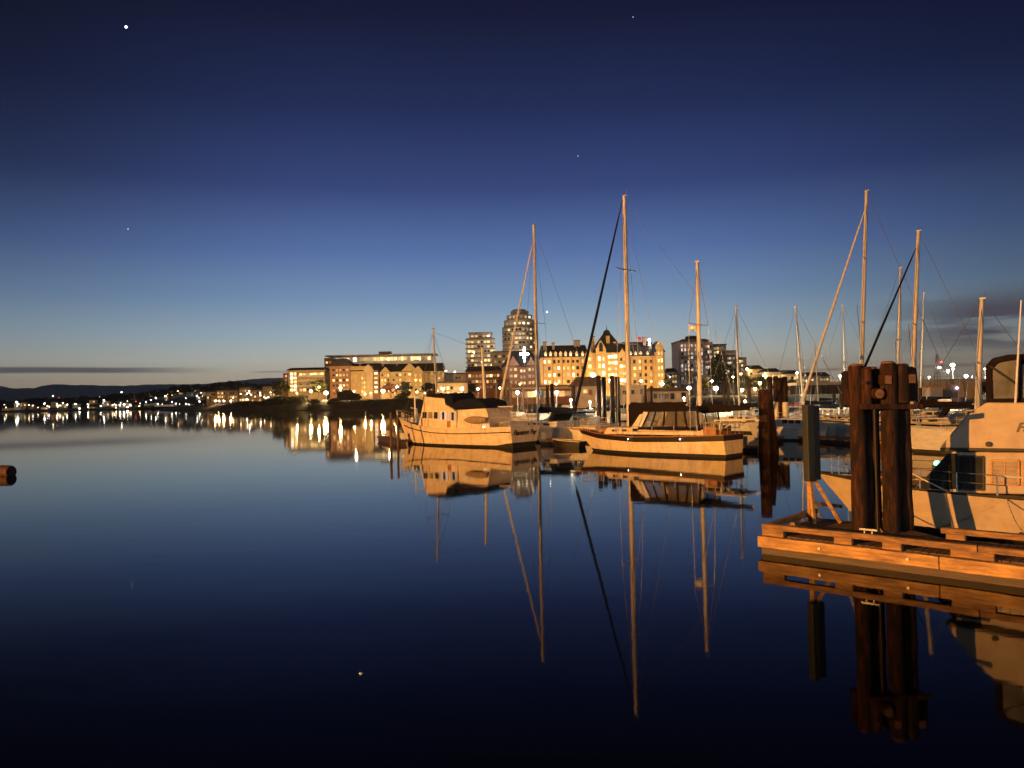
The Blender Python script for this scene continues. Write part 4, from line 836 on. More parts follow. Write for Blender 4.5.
# enclosure: clear vinyl panels between dark canvas frames
fr = kp([(633.5,427.5),(645,409.5),(662,407),(697,406),(699.5,427.5)], 1.3)
MB().prism(kp([(645,410.5),(646,408.6),(660,406.8),(697,406.0),(698,408.8)], 1.3), -1.3, 1.3).build('enclosure_roof', brcanvas, K.t, bevel=.08)
MB().prism(kp([(644.5,412),(645.5,409.8),(697.8,408.2),(698,411)], 1.34), -1.34, 1.34).build('roof_valance', brcanvas, K.t)
for (p0, t0, p1, t1, mm) in ((636,642,641,650,curtain),(643,650,650,655,vinyl),(652,656.5,662,664,vinyl),(664,666,675,675,vinyl),(677,676.5,686,683,vinyl),(688,684.5,699,696,vinyl)):
    o = MB().prism(kp([(p0,427),(t0,411.5),(t1,411.5),(p1,427)], 1.3), 1.24, 1.28).build('clear_panel', mm, K.t)
    MB().prism(kp([(p0,427),(t0,411.5),(t1,411.5),(p1,427)], 1.3), -1.28, -1.24).build('clear_panel', mm, K.t)
for (a, b_) in ((634,643.5),(642,649.7),(651,656),(663,665),(676,676),(687,683.8),(699.5,697)):
    p = K.at(a, 427.5, 1.3); q = K.at(b_, 410.5, 1.3)
    for sgn in (1, -1): MB().beam((p[0], sgn*1.3, p[1]), (q[0], sgn*1.3, q[1]), .09, .07).build('frame_bar', brcanvas, K.t)
p = kp([(632,428),(699.5,428)], 1.3); MB().box(p[1][0], p[0][0], -1.32, 1.32, p[0][1]-.1, p[0][1]+.05).build('canvas_skirt', brcanvas, K.t)
MB().prism(kp([(631,428.5),(640.5,414),(643.5,414.5),(638,428.5)], 1.3), 1.28, 1.36).build('windscreen_flap', whsail, K.t)
# masts, booms, covers
b0 = K.at(629.3, 428, 0); b1 = K.at(624.3, 196, 0); mast(K, b0, b1, .17, alu, (.36, .68))
m0 = K.at(700.5, 428, 0); m1 = K.at(697.3, 262, 0); mz = mast(K, m0, m1, .14, alu, (.62,))
rp = K.at(693, 328, 0); MB().tube([(rp[0],0,rp[1]-.12),(rp[0],0,rp[1]+.12)], .28, 14).beam((rp[0],0,rp[1]-.1),(m0[0],0,rp[1]-.2),.06,.06).build('radar_dome', gel, mz, True)
a = K.at(630, 411, 0); c = K.at(688, 405, 0); boom(K, a[0], a[1], c[0], c[1], alu, brcanvas, .08, .26)
a = K.at(702, 412, 0); c = K.at(752, 408.5, 0); boom(K, a[0], a[1], c[0], c[1], alu, brcanvas, .07, .24)
MB().prism(kp([(628.5,427.5),(628,404),(641,408),(644,411),(634,427)], .2), -.22, .22).build('mast_boot_cover', brcanvas, K.t, bevel=.1)
stay(K, K.at(571, 428, 0), K.at(622.5, 200, 0), .1, navy); stay(K, K.at(668, 400, 0), K.at(625, 205, 0), .012, wire, 'topping_lift', False)
stay(K, K.at(700, 300, 0), K.at(625, 200, 0), .012, wire, 'triatic_stay', False); stay(K, K.at(742, 430, 0), K.at(697.5, 264, 0), .012, wire, 'backstay', False)
bs = K.at(571, 428.5, 0); MB().beam((K.L/2-.6, 0, 1.5), (bs[0]+.05, 0, bs[1]), .28, .1).build('bowsprit', teak, K.t)
rails(K, -4.6, 5.0, 7, .68); pulpit(K, 4.9, 6.1, .75); pushpit(K, .8)
# cockpit and stern gear
MB().prism(kp([(703,436),(703,426.5),(716,426.5),(716,436)], 1.0), -1.0, 1.0).build('cockpit_coaming', teak, K.t, bevel=.04)
MB().prism(kp([(701,425),(701,422.5),(740,421),(740,423)], 1.05), -1.0, 1.05).build('cockpit_table', clearv, K.t, bevel=.03)
px_ = -K.L/2
for sgn in (.9, -.9): MB().beam((px_+1.0, sgn, 1.3), (px_+.8, sgn, 2.35), .06, .06).beam((px_+.8, sgn, 2.35), (px_-1.3, sgn, 2.3), .07, .07).beam((px_+.1, sgn, 1.9), (px_-.7, sgn, 2.3), .05, .05).build('davit', alu, K.t)
MB().tube([(px_+1.3,0,1.2),(px_+1.3,0,1.9)], .05, 6).tube([(px_+1.3+.0, .42*math.cos(a), 2.0+.42*math.sin(a)) for a in [i*math.pi/8 for i in range(17)]], .03, 6).build('steering_wheel', steel, K.t)
MB().tube([(px_+.35, .95+.16*math.cos(a), 1.95+.26*math.sin(a)) for a in [i*math.pi/8 for i in range(17)]], .06, 8).build('life_ring', gel, K.t, True)
for x in (-3.5, 0.5): y = K.hb(x)+.05; inst('deck_light', BULB['w'], K.t, (x, y, K.sheer(x)-.18), .026)

# ===== generic boats
def sail_boat(name, label, mp2, mtop, Y, Lb, ahead=.55, hd=137, hullm=gel, cov=navy, st=None, mr=.12, mm=alu, mbase=None, group=None, stripe=None, canopy=False, zoff=0, spreaders=(.5,)):
    mpx, tpx = mp2; h = math.radians(hd); f = Vector((math.cos(h), math.sin(h), 0)); pm = W(mpx, 425, Y); mp_ = Vector((pm.x, Y, 0)); xm = Lb*(ahead-.5)
    c = mp_-f*xm; s_ = c-f*Lb/2; b_ = c+f*Lb/2; B = Boat(name, label, 'sailboat', (s_.x, s_.y), (b_.x, b_.y), group)
    fb = 1.0+Lb*.035
    hull(B, Lb*.31, lambda t: fb*lin(t, [(0,1.0),(.4,.93),(1,1.22)]), bootz=.2, stripe=.18 if stripe else 0, rake=Lb*.1, m=hullm, mst=stripe, trans=.7, rub=dirtyw)
    L = Lb; MB().prism([(-L*.18, fb-.2), (-L*.16, fb+.42), (L*.16, fb+.38), (L*.24, fb-.1)], -L*.09, L*.09).build('cabin_trunk', hullm, B.t, bevel=.06)
    for k in range(3): x = -L*.1+k*L*.09; MB().box(x, x+L*.055, L*.09-.01, L*.09+.03, fb+.08, fb+.26).build('porthole', glassd, B.t)
    t_ = B.at(tpx, mtop, 0); mast(B, (xm, fb+.3), t_, mr, mm, spreaders)
    boom(B, xm-.1, fb+1.25, xm-L*.36, fb+1.4, mm, cov, .06, .2)
    if st: stay(B, (L/2-.15, fb*1.22), (xm+(t_[0]-xm)*.97, fb+(t_[1]-fb)*.94), st[1], st[0])
    else: stay(B, (L/2-.1, fb*1.22), t_, .018, wire, 'forestay', False)
    stay(B, (-L/2+.1, fb), t_, .018, wire, 'backstay', False)
    if canopy:
        MB().prism([(-L*.36, fb+1.25), (-L*.14, fb+1.3), (-L*.10, fb+.4), (-L*.13, fb+.4), (-L*.17, fb+1.12), (-L*.36, fb+1.1)], -L*.11, L*.11).build('dodger', cov or navy, B.t, bevel=.05)
    rails(B, -L*.36, L*.4, 6, .6); pulpit(B, L*.4, L*.5, .7); pushpit(B, .7)
    return B
gs = 'sailboats in the boat basin'
sail_boat('sailboat', 'sailboat with tall wooden mast and pale furled headsail behind the trawler stern', (538.5,533.7), 225, 68.5, 12.5, .57, 140, gel, navy, (whsail, .09), .16, alu, group=gs, canopy=True)
sail_boat('sailboat', 'sailboat with slim grey mast behind the ketch stern', (740,736), 307, 77, 10, .56, 137, dirtyw, navy, None, .11, alug, group=gs)
sail_boat('sailboat', 'white sailboat with a raked slim pale mast left of the green-grey board', (804.5,795.5), 307, 84, 9.5, .56, 140, gel, navy, None, .11, alu, group=gs)
sail_boat('sailboat', 'small sailboat with a short thin mast under the furled white headsail', (819,815), 346, 125, 9, .56, 140, gel, navy, None, .1, alug, group=gs)
sail_boat('sailboat', 'sailboat whose thin grey mast stands just left of the tallest right-hand mast', (846,843), 306, 100, 11, .56, 138, gel, navy, None, .11, alug, group=gs, spreaders=(.45,))
sail_boat('sailboat', 'grey-hulled sailboat with the tallest right-hand mast and long white furled headsail', (860.5,866.5), 191, 63, 13, .60, 152, greyhull, navy, (whsail, .11), .17, alu, group=gs, stripe=brownst, canopy=True, spreaders=(.42,.7))
sail_boat('sailboat', 'sailboat with plain pale mast between the two thick right-hand masts', (897.5,900.5), 268, 80, 11, .56, 140, dirtyw, brcanvas, None, .14, alu, group=gs)
sail_boat('sailboat', 'sailboat with thick mast and navy furled headsail behind the piling cluster', (911.5,918.5), 231, 60, 12, .56, 146, greyhull, brcanvas, (navy, .1), .18, alu, group=gs, stripe=navy, canopy=True)
sail_boat('sailboat', 'sailboat with thin white mast just right of the thick mast pair', (920.5,924), 293, 105, 11, .56, 140, gel, navy, None, .12, gel, group=gs)
sail_boat('sailboat', 'sailboat with a thick short mast left of the motor yacht canopy', (976.5,982), 299, 46, 9.5, .56, 142, dirtyw, brcanvas, None, .16, alu, group=gs)

def cruiser(name, label, px, py, Lb, hd=137, hullm=gel, canv=navy, group=None, fly=False, cat='motorboat'):
    p = onwater(px, py); h = math.radians(hd); f = Vector((math.cos(h), math.sin(h), 0)); B = Boat(name, label, cat, tuple((p-f*Lb/2)[:2]), tuple((p+f*Lb/2)[:2]), group); L = Lb
    fb = .75+L*.05; hull(B, L*.33, lambda t: fb*lin(t, [(0,.95),(.4,1.0),(1,1.4)]), bootz=.16, rake=L*.13, m=hullm, trans=.9, rub=dirtyw)
    MB().prism([(-L*.22, fb-.2), (-L*.22, fb+.75), (L*.05, fb+.8), (L*.2, fb+.3), (L*.34, fb+.15), (L*.36, fb-.1)], -L*.125, L*.125).build('cabin', hullm, B.t, bevel=.06)
    MB().prism([(L*.045, fb+.83), (L*.2, fb+.34), (L*.185, fb+.30), (L*.03, fb+.78)], -L*.11, L*.11).build('windscreen', glassd, B.t)
    for k in range(3):
        x = -L*.19+k*L*.08
        for s_ in (1, -1): MB().box(x, x+L*.06, s_*(L*.125), s_*(L*.125+.03), fb+.35, fb+.65).build('window', glassd, B.t)
    if canv: MB().prism([(-L*.44, fb+.95), (-L*.4, fb+1.25), (-L*.02, fb+1.35), (L*.02, fb+.85), (-L*.2, fb+.8), (-L*.2, fb+.9)], -L*.13, L*.13).build('canvas_top', canv, B.t, bevel=.08)
    if fly: MB().prism([(-L*.15, fb+.8), (-L*.15, fb+1.5), (L*.0, fb+1.5), (L*.06, fb+.8)], -L*.11, L*.11).build('flybridge', hullm, B.t, bevel=.05)
    rails(B, L*.05, L*.42, 5, .6); pulpit(B, L*.4, L*.49, .6)
    MB().tube([(-L*.3, L*.1, fb+1.2), (-L*.33, L*.1, fb+3.6)], [.02,.008], 5).build('antenna', gel, B.t)
    for (x, s_) in ((-L*.3, 1), (L*.1, 1)): y = B.hb(x)+.1; MB().tube([(x,y,.2),(x,y,.3),(x,y,.65),(x,y,.75)], [.03,.1,.1,.03], 8).build('fender', dirtyw, B.t, True)
    return B
gm = 'motorboats in the boat basin'
cruiser('motorboat', 'white motorboat with pale blue cover directly right of the trawler transom', 556, 436, 7.5, 140, gel, bluetarp, gm)
cruiser('motorboat', 'white motorboat with steel rails left of the ketch bow', 581, 434, 8, 140, gel, None, gm, True)
cruiser('motorboat', 'white motorboat with navy top behind the tall wooden mast', 545, 424, 9, 140, gel, navy, gm)
cruiser('motorboat', 'white motorboat behind the pair of brown piling clusters', 612, 421, 9, 142, gel, navy, gm)
cruiser('motorboat', 'motorboat with tan cover behind the ketch mizzen boom', 722, 424, 9.5, 140, dirtyw, clearv, gm)
cruiser('motorboat', 'white motorboat behind the leaning brown pilings', 775, 431, 8, 140, greyhull, clearv, gm)
cruiser('motorboat', 'grey motorboat with a white rail right of the lone brown piling', 787, 440, 6.5, 150, greyhull, None, gm)
cruiser('motorboat', 'white motorboat behind the ketch canvas enclosure', 672, 420, 10, 140, gel, navy, gm, True)
cruiser('motorboat', 'small white motorboat behind the green-grey board', 822, 424, 8, 145, gel, navy, gm)
cruiser('motorboat', 'white motorboat lying beyond the piling cluster to its right', 940, 420, 10, 145, greyhull, None, gm, True)
cruiser('motorboat', 'pale motorboat beyond the raked motor yacht bow', 972, 430, 9, 145, greyhull, brcanvas, gm)
cruiser('motorboat', 'small white motorboat beyond the trawler aft deck', 512, 425, 8, 140, gel, None, gm)
for (px, py, L_, hd_, hm_, cv_, fl_, lab) in (
    (628,418,9,140,gel,navy,True,'white motorboat moored behind the tall ketch mast'),(650,421,8,138,gel,brcanvas,False,'brown-topped motorboat behind the boom cover of the ketch'),(698,418,9,142,gel,navy,False,'navy-topped motorboat behind the mizzen mast'),
    (746,419,9,140,dirtyw,navy,True,'white motorboat with a raised bridge behind the ketch davits'),(760,423,7.5,137,gel,bluetarp,False,'small blue-covered motorboat left of the lone brown piling'),(862,431,8,145,gel,brcanvas,False,'brown-topped motorboat seen between the big pilings'),
    (835,436,7.5,150,greyhull,None,False,'plain grey motorboat right beside the green-grey board'),(905,421,9,140,gel,navy,True,'white motorboat with a raised bridge behind the sail cover'),(930,430,8,150,gel,bluetarp,False,'blue-covered motorboat between the pilings and the motor yacht bow'),
    (995,423,10,140,gel,navy,True,'white motorboat half hidden by the motor yacht bridge'),(590,425,8,139,gel,brcanvas,False,'brown-topped motorboat left of the paired pilings'),(533,428,8,141,gel,navy,False,'navy-topped motorboat just behind the trawler transom'),(566,421,9,140,gel,None,True,'tall white motorboat under the right dock lamp')):
    cruiser('motorboat', lab, px, py, L_, hd_, hm_, cv_, gm, fl_)
# small bow of an open dinghy at 570,445
D = onwater(570, 447); B = Boat('dinghy', 'small dark open dinghy with pale rim by the ketch bow', 'dinghy', (D.x+1.0, D.y-.6), (D.x-1.3, D.y+1.1)); hull(B, 1.4, lambda t: .45+.15*t, bootz=.05, rake=.4, m=brownst, trans=.8, mdeck=teakdeck, rub=whsail, bulwark=.25); MB().box(-.3,-.05,-.6,.6,.33,.38).box(.5,.7,-.45,.45,.36,.41).build('thwart', teak, B.t)

# ===== near motor yacht at right
N_ = Boat('motor_yacht', 'big flybridge motor yacht with dark canvas enclosure, nearest boat at the right edge', 'motor yacht', (19.5, 15.4), (9.95, 24.5))
hull(N_, 4.1, lambda t: lin(t, [(0,1.15),(.5,1.17),(.8,1.22),(1,1.38)]), bootz=.12, rake=1.7, m=agedgel, mdeck=agedgel, trans=.92, bulwark=.08, rub=black, fine=2.4)
def npp(pts, y=1.55): return [N_.at(px, py, y) for px, py in pts]
MB().prism(npp([(911,492),(950,451.5),(1250,452),(1250,500)], 1.5), -1.5, 1.5).build('cabin', agedgel, N_.t, bevel=.05)
MB().prism(npp([(915,489),(948,453.5),(957,453.5),(957,489)], 1.5), -1.535, 1.535).build('windscreen', glassd, N_.t)
for (a, b_, yt, yb) in ((958.5,984,456,489),(992,1019,460,484),(1024,1070,461,486)):
    for s_ in (1, -1):
        qq = npp([(a,yb),(a,yt),(b_,yt+.5),(b_,yb+1)], 1.5); w_ = MB().prism(qq, s_*1.5, s_*(1.53)).build('window', glassd if a < 990 else clearv, N_.t); ft = MB()
        for k in range(4): p_, q_ = qq[k], qq[(k+1) % 4]; ft.beam((p_[0], s_*1.535, p_[1]), (q_[0], s_*1.535, q_[1]), .035, .045)
        mx_ = (qq[0][0]+qq[2][0])/2; ft.beam((mx_, s_*1.535, qq[0][1]), (mx_, s_*1.535, qq[1][1]), .03, .03)
        if a > 990:
            for k in range(1, 6): zz_ = qq[0][1]+(qq[1][1]-qq[0][1])*k/6; ft.beam((qq[0][0], s_*1.533, zz_), (qq[2][0], s_*1.533, zz_), .012, .02)
        ft.build('frame', teak if a > 990 else black, w_)
MB().prism(npp([(941,449.5),(941,445.5),(950,434.5),(967,414),(986,402.5),(1250,404),(1250,452),(985,452)], 1.75), -1.75, 1.75).build('flybridge', agedgel, N_.t, bevel=.05)
MB().prism(npp([(940,450.5),(940,447.5),(1250,452),(1250,456)], 1.78), -1.79, 1.79).build('flybridge_lower_band', black, N_.t, bevel=.02)  # black band along the lower edge of the flybridge
q = npp([(986,403),(985,366),(992,358),(1008,354.5),(1250,345),(1250,403)], 1.5)
outer = q; MB().prism([q[0], q[1], q[2], q[3], q[4], (q[4][0], q[4][1]-.16), (q[3][0]-.05, q[3][1]-.16), (q[2][0]-.12, q[2][1]-.14), (q[1][0]-.16, q[1][1]-.1), (q[0][0]-.16, q[0][1])], -1.5, 1.5).build('canopy', brcanvas, N_.t, bevel=.04)
for px in (1020, 1050, 1100):
    a = N_.at(px, 403, 1.5); c = N_.at(px, 357, 1.5)
    for s_ in (1, -1): MB().beam((a[0], s_*1.47, a[1]), (c[0], s_*1.47, c[1]), .1, .06).build('canopy_bar', brcanvas, N_.t)
a = N_.at(986, 403.5, 1.5); MB().box(a[0]-7, a[0], 1.4, 1.52, a[1], a[1]+.13).box(a[0]-7, a[0], -1.52, -1.4, a[1], a[1]+.13).build('canopy_skirt', brcanvas, N_.t)
for (x0, x1) in ((991,1017.5),(1022.5,1047.5),(1052.5,1097)):
    for s_ in (1, -1): MB().prism(npp([(x0,399),(x0,364.5),(x0+4,362),(x1,359.5),(x1,399)], 1.5), s_*1.43, s_*1.45).build('clear_panel', clearg, N_.t)
a = N_.at(990, 366, 1.5); c = N_.at(1022, 388, 1.5); MB().tube([(a[0],1.49,a[1]),(c[0],1.49,c[1])], .025, 5).build('canopy_strut', black, N_.t)
a = N_.at(1014.5, 403, 1.7); c = N_.at(1021, 300, 1.7); MB().tube([(a[0],1.68,a[1]-.2),(c[0],1.68,c[1])], [.03,.014], 6).build('antenna', gel, N_.t)
a = N_.at(1031, 428, 1.75); text('Fa', .34, (a[0]+.18, 1.765, a[1]), (math.pi/2, 0, math.pi), N_.t, lettering)
a = N_.at(989, 444, 1.75); MB().tube([(a[0],1.75,a[1]),(a[0],1.83,a[1])], .07, 12).build('hull_fitting', black, N_.t)
a = N_.at(906, 480, 0); inst('navigation_light', BULB['g'], N_.t, (N_.at(937,463.5,.4)[0], .4, N_.at(937,463.5,.4)[1]), .09)
a = N_.at(937, 464.5, .4); MB().box(a[0]-.12, a[0]+.12, .3, .5, 1.2, a[1]-.02).build('light_bracket', black, N_.t)
for p_, q_ in (((905,470),(948,492)), ((985,475),(1024,478))):
    a = N_.at(*p_, 1.6); c = N_.at(*q_, 1.6); MB().tube([(a[0],1.6,a[1]),(c[0],1.6,c[1])], .022, 6).build('boat_hook', alu, N_.t, True)
rails(N_, 1.2, 6.0, 6, .55, galv)

# ---------------------------------------------------------------- near dock
dk = thing('floating_dock', 'near wooden floating dock corner with bull rail lit orange', 'dock', (0,0,0)); 
A = Vector((6.2, 18.65)); Bv = Vector((14.2, 11.3)); u = (Bv-A).normalized(); nn_ = Vector((-u.y, u.x));
if nn_.dot(Vector((1,1))) < 0: nn_ = -nn_
A2 = A+nn_*3.3; P1 = A+u*2.2+nn_*3.1; P2 = A+u*3.4+nn_*2.1; P3 = Bv+nn_*2.1
dk.location = (A.x, A.y, 0)
def dl(v): return (v.x-A.x, v.y-A.y)
poly = [dl(A), dl(Bv), dl(P3), dl(P2), dl(P1), dl(A2)]
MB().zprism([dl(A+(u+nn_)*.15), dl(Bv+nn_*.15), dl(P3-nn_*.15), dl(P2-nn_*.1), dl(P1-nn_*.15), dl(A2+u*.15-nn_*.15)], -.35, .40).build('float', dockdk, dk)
ang = math.atan2(u.y, u.x)
# deck boards run across the dock
db = MB(); s_ = .06
Ltot = (Bv-A).length
while s_ < Ltot:
    wmax = 3.28 if s_ < 2.2 else (3.1-(s_-2.2)*.83 if s_ < 3.4 else 2.1)
    o = A+u*s_; e = o+u*.135; zj = R.uniform(0, .012)
    pts = [dl(o+nn_*.14), dl(e+nn_*.14), dl(e+nn_*wmax), dl(o+nn_*wmax)]; db.zprism(pts, .401, .455+zj); s_ += .15
db.build('deck_board', deckw, dk)
def dbox(s0, s1, n0, n1, z0, z1, name, m, bev=.015, parent=dk, jz=0):
    pts = [dl(A+u*s0+nn_*n0), dl(A+u*s1+nn_*n0), dl(A+u*s1+nn_*n1), dl(A+u*s0+nn_*n1)]
    L_ = (Vector(pts[1])-Vector(pts[0])).length; ns = max(2, int(L_/.35)); mb = MB(); D_ = n1-n0; f_ = []
    for i in range(ns+1):
        x = L_*i/ns; a, b2, c, d, e = (R.uniform(-.007, .007) for _ in range(5)); mb.v += [(x, a, z0+b2), (x, D_+c, z0+b2), (x, D_+c, z1+d), (x, a+e*.6, z1+d)]
        if i < ns: k = i*4; f_ += [(k, k+4, k+7, k+3)[::1], (k+3, k+7, k+6, k+2), (k+2, k+6, k+5, k+1), (k+1, k+5, k+4, k)]
    f_ += [(0, 3, 2, 1), (ns*4, ns*4+1, ns*4+2, ns*4+3)]; mb.f = f_
    o = mb.build(name, m, parent, bevel=bev)
    o.location = (*pts[0], jz); o.rotation_euler = (0, 0, ang); return o
dbox(-.12, 3.9, -.10, .10, .17, .44, 'fascia_timber', dockw); dbox(3.915, 8.0, -.10, .10, .165, .435, 'fascia_timber', dockw); dbox(8.015, Ltot, -.10, .10, .17, .44, 'fascia_timber', dockw)
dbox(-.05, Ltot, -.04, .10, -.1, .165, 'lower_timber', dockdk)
dbox(-.05, 4.6, .0, .17, .60, .74, 'bull_rail', railw); dbox(4.615, 9.2, .0, .17, .60, .735, 'bull_rail', railw); dbox(9.215, Ltot, .0, .17, .60, .74, 'bull_rail', railw)
for s0, s1 in ((-.05,.5),(1.7,2.1),(2.75,3.15),(4.1,4.9),(6.4,6.9),(8.3,8.9),(10.2,10.7)): dbox(s0, s1, .01, .16, .445, .60, 'rail_block', railw)
# left end rail and fascia, built along nn_
def nbox(n0, n1, s0, s1, z0, z1, name, m):
    p = dl(A+nn_*n0+u*s0); o = MB().box(0, n1-n0, -(s1-s0), 0, z0, z1).build(name, m, dk, bevel=.015); o.location = (*p, 0); o.rotation_euler = (0, 0, math.atan2(nn_.y, nn_.x)); return o
nbox(.11, 3.3, -.1, .08, .17, .44, 'fascia_timber', dockw); nbox(.2, 3.2, 0, .16, .60, .74, 'bull_rail', railw)
for a in (.2, 1.6, 2.8): nbox(a, a+.35, .01, .15, .457, .60, 'rail_block', railw)
dbox(3.5, Ltot, 1.9, 2.07, .60, .74, 'bull_rail', railw)
for s0 in (3.6, 5.4, 7.2, 9.0): dbox(s0, s0+.4, 1.91, 2.06, .47, .60, 'rail_block', railw)
for s0 in (1.4, 3.3, 5.6, 7.6, 9.4):
    g = MB().tube([(0,0,0),(0,-.03,0)], .035, 8).build('bolt', galv, dk, True); p = dl(A+u*s0-nn_*.1); g.location = (*p, .31); g.rotation_euler = (0, 0, ang)
for s0 in (2.45, 6.0):
    p = dl(A+u*s0+nn_*.085); g = MB().box(-.2,.2,-.025,.025,.07,.12).box(-.1,-.06,-.025,.025,0,.07).box(.06,.1,-.025,.025,0,.07).build('cleat', galv, dk, bevel=.01); g.location = (*p, .74); g.rotation_euler = (0, 0, ang)

def sag(p, q, dz, n_=10):
    p = Vector(p); q = Vector(q); return [p.lerp(q, i/n_)+Vector((0, 0, -dz*4*(i/n_)*(1-i/n_))) for i in range(n_+1)]
ropem = mat('mooring_rope', (0.45, 0.38, 0.28), 0.9, scale=30, var=.3)
q_ = A+u*2.2+nn_*1.9; r_ = N_.t.matrix_basis @ Vector((4.6, N_.hb(4.6)-.05, N_.sheer(4.6)))
tag(MB().tube(sag((q_.x, q_.y, .5), r_, .25), .016, 6).build('mooring_line', ropem, None, True), 'thin slack mooring line from the near dock to the motor yacht bow', 'rope')
q_ = A+u*5.2+nn_*1.98; r_ = N_.t.matrix_basis @ Vector((1.0, N_.hb(1.0)-.05, N_.sheer(1.0)))
tag(MB().tube(sag((q_.x, q_.y, .75), r_, .2), .016, 6).build('mooring_line', ropem, None, True), 'thin mooring line from the rear dock rail to the motor yacht side', 'rope')
# green-grey board on wooden legs
p = onwater(815, 524, .46); t = thing('fender_board', 'tall green-grey boxed board raised on braced wooden legs at the dock corner', 'board', p, math.radians(20)); s_ = p.y/F
zt = W(815, 404.5, p.y).z-p.z; zb_ = W(815, 481, p.y).z-p.z
MB().box(-.235, .0, -.09, .12, zb_, zt).build('panel', postg, t, bevel=.02); MB().box(.003, .21, -.05, .12, zb_+.03, zt-.03).build('panel', postg, t, bevel=.02)
MB().box(-.05, .05, .13, .22, 0, zt-.2).build('leg', dockw, t, bevel=.01)
MB().beam((.05,.05,zb_+.05), (.62,-.25,0.02), .09, .09).build('brace', dockw, t, bevel=.01); MB().beam((.0,.17,.55), (1.2,.3,.35), .08, .1).build('brace', dockw, t, bevel=.01)
MB().beam((-.03,.1,zb_+.02), (-.03,.0,.0), .09, .09).build('leg', dockw, t, bevel=.01)

# big mooring dolphin in the dock
p0 = onwater(884, 530, .46); dol = thing('mooring_dolphin', 'nearest cluster of four dark creosoted pilings bolted together through the dock', 'pilings', (p0.x, p0.y, 0)); sc_ = p0.y/F
def wz(py): return W(884, py, p0.y).z
def piling_mesh(h, r0, seed, z0=-3, seg=14, n_=16):
    r = random.Random(seed); pts = []; rr = []
    for i in range(seg+1): t_ = i/seg; pts.append((r.gauss(0,.008), r.gauss(0,.008), z0+(h-z0)*t_)); rr.append(r0*(1.08-.14*t_)*(1+r.gauss(0,.025)))
    rr[-1] *= .88; pts[-2] = (pts[-1][0], pts[-1][1], pts[-1][2]-.06); rr[-2] = r0*.96
    return MB().tube(pts, rr, n_)
for (px, yt, dy, r) in ((858,365,.12,.20),(871.5,368,.27,.18),(889.5,363.5,-.22,.20),(903.5,366,-.05,.185)):
    x = W(px, 450, p0.y+dy).x-p0.x; h = wz(yt)
    o = piling_mesh(h, r, int(px)).build('piling', pile, dol, True); o.location = (x, dy, 0); o.rotation_euler = (0, R.uniform(-.008,.008), R.uniform(0,6))
    c_ = MB().tube([(0,0,h-.01),(0,0,h+.03),(0,0,h+.05)], [r*.86, r*.8, r*.5], 16).build('piling_end', pileend, o, True)
def X_at(px): return W(px, 400, p0.y).x-p0.x
# log and timber ends bolted across the top
for (px, py, w_, sq) in ((880.5,380,.19,True),(904,379.5,.19,True),(871.5,393.5,.25,False)):
    x = X_at(px); z = wz(py)
    o = (MB().box(x-w_/2, x+w_/2, -.42, .7, z-w_*.65, z+w_*.65) if sq else MB().tube([(x,-.42,z),(x,.7,z)], w_/2*1.1, 14)).build('cross_timber', pile, dol, not sq, bevel=.015 if sq else 0)
    (MB().box(x-w_*.42, x+w_*.42, -.435, -.422, z-w_*.55, z+w_*.55) if sq else MB().tube([(x,-.435,z),(x,-.422,z)], w_*.46, 12)).build('timber_end', pileend, o)
MB().beam((X_at(852), -.43, wz(406)), (X_at(913), -.45, wz(407)), .07, .13).build('waler', pile, dol, bevel=.015)
for (px, yt, yb, y_, r) in ((865,369,404,-.12,.13),(880.5,370.5,403,.05,.15),(897,366.5,403,-.30,.14),(911,369.5,402,.0,.15),(917,372,399,.22,.12),(851,372,404,.25,.12)):
    x = X_at(px); tube_ = MB().tube([(x, y_, wz(yb)), (x+.01, y_, wz((yt+yb)/2)), (x, y_, wz(yt)+.0), (x, y_, wz(yt)+.04)], [r, r*1.05, r*.97, r*.6], 12).build('log_stub', pile, dol, True)
    MB().tube([(x, y_, wz(yt)+.041), (x, y_, wz(yt)+.055)], [r*.6, r*.3], 10).build('stub_end', pileend, tube_, True)
for (px, py) in ((858,382),(888,379),(896,396),(876,388)):
    MB().tube([(X_at(px),-.31,wz(py)),(X_at(px),-.35,wz(py))], .045, 8).build('bolt', rust, dol, True)
MB().tube([(X_at(874),.0,wz(404)),(X_at(874),.0,.4)], .025, 6).build('guide_rod', black, dol, True)

# other pilings
def piling(px, ytop, ywl, r, label, lean=(0, 0), m=pile, group=None, sleeve=False, Y=None):
    p = onwater(px, ywl) if Y is None else Vector((W(px, 420, Y).x, Y, 0)); h = W(px, ytop, p.y).z
    t = thing('piling', label, 'piling', p, 0, group); t.rotation_euler = (lean[0], lean[1], 0)
    piling_mesh(h, r, int(px*7), -2.5, 8, 12).build('shaft', m, t, True); MB().tube([(0,0,h-.01),(0,0,h+.04)], [r*.85, r*.6], 12).build('end_grain', pileend if m is pilel else pile, t, True)
    if sleeve: MB().tube([(0,0,.3),(0,0,h*.55)], r*1.12, 12).build('sleeve', whitepl, t, True)
    return t
piling(764.5, 390, 453.5, .38, 'lone thick brown piling standing in open water right of the ketch', (0, .012), pile)
piling(775, 400, 452.5, .26, 'thin dark piling leaning against the lone thick brown one', (0, -.09), pile)
for i, (px, yt) in enumerate(((599.5,376),(604.5,377.5),(613,376),(618.5,377))):
    piling(px, yt, 432 if i % 2 else 432.5, .27, ['first','second','third','fourth'][i]+' brown piling from the left in the paired row before the kiosk', (0, R.uniform(-.01,.01)), pile, 'paired brown pilings before the kiosk')
g_ = 'piling cluster with pale sleeves'
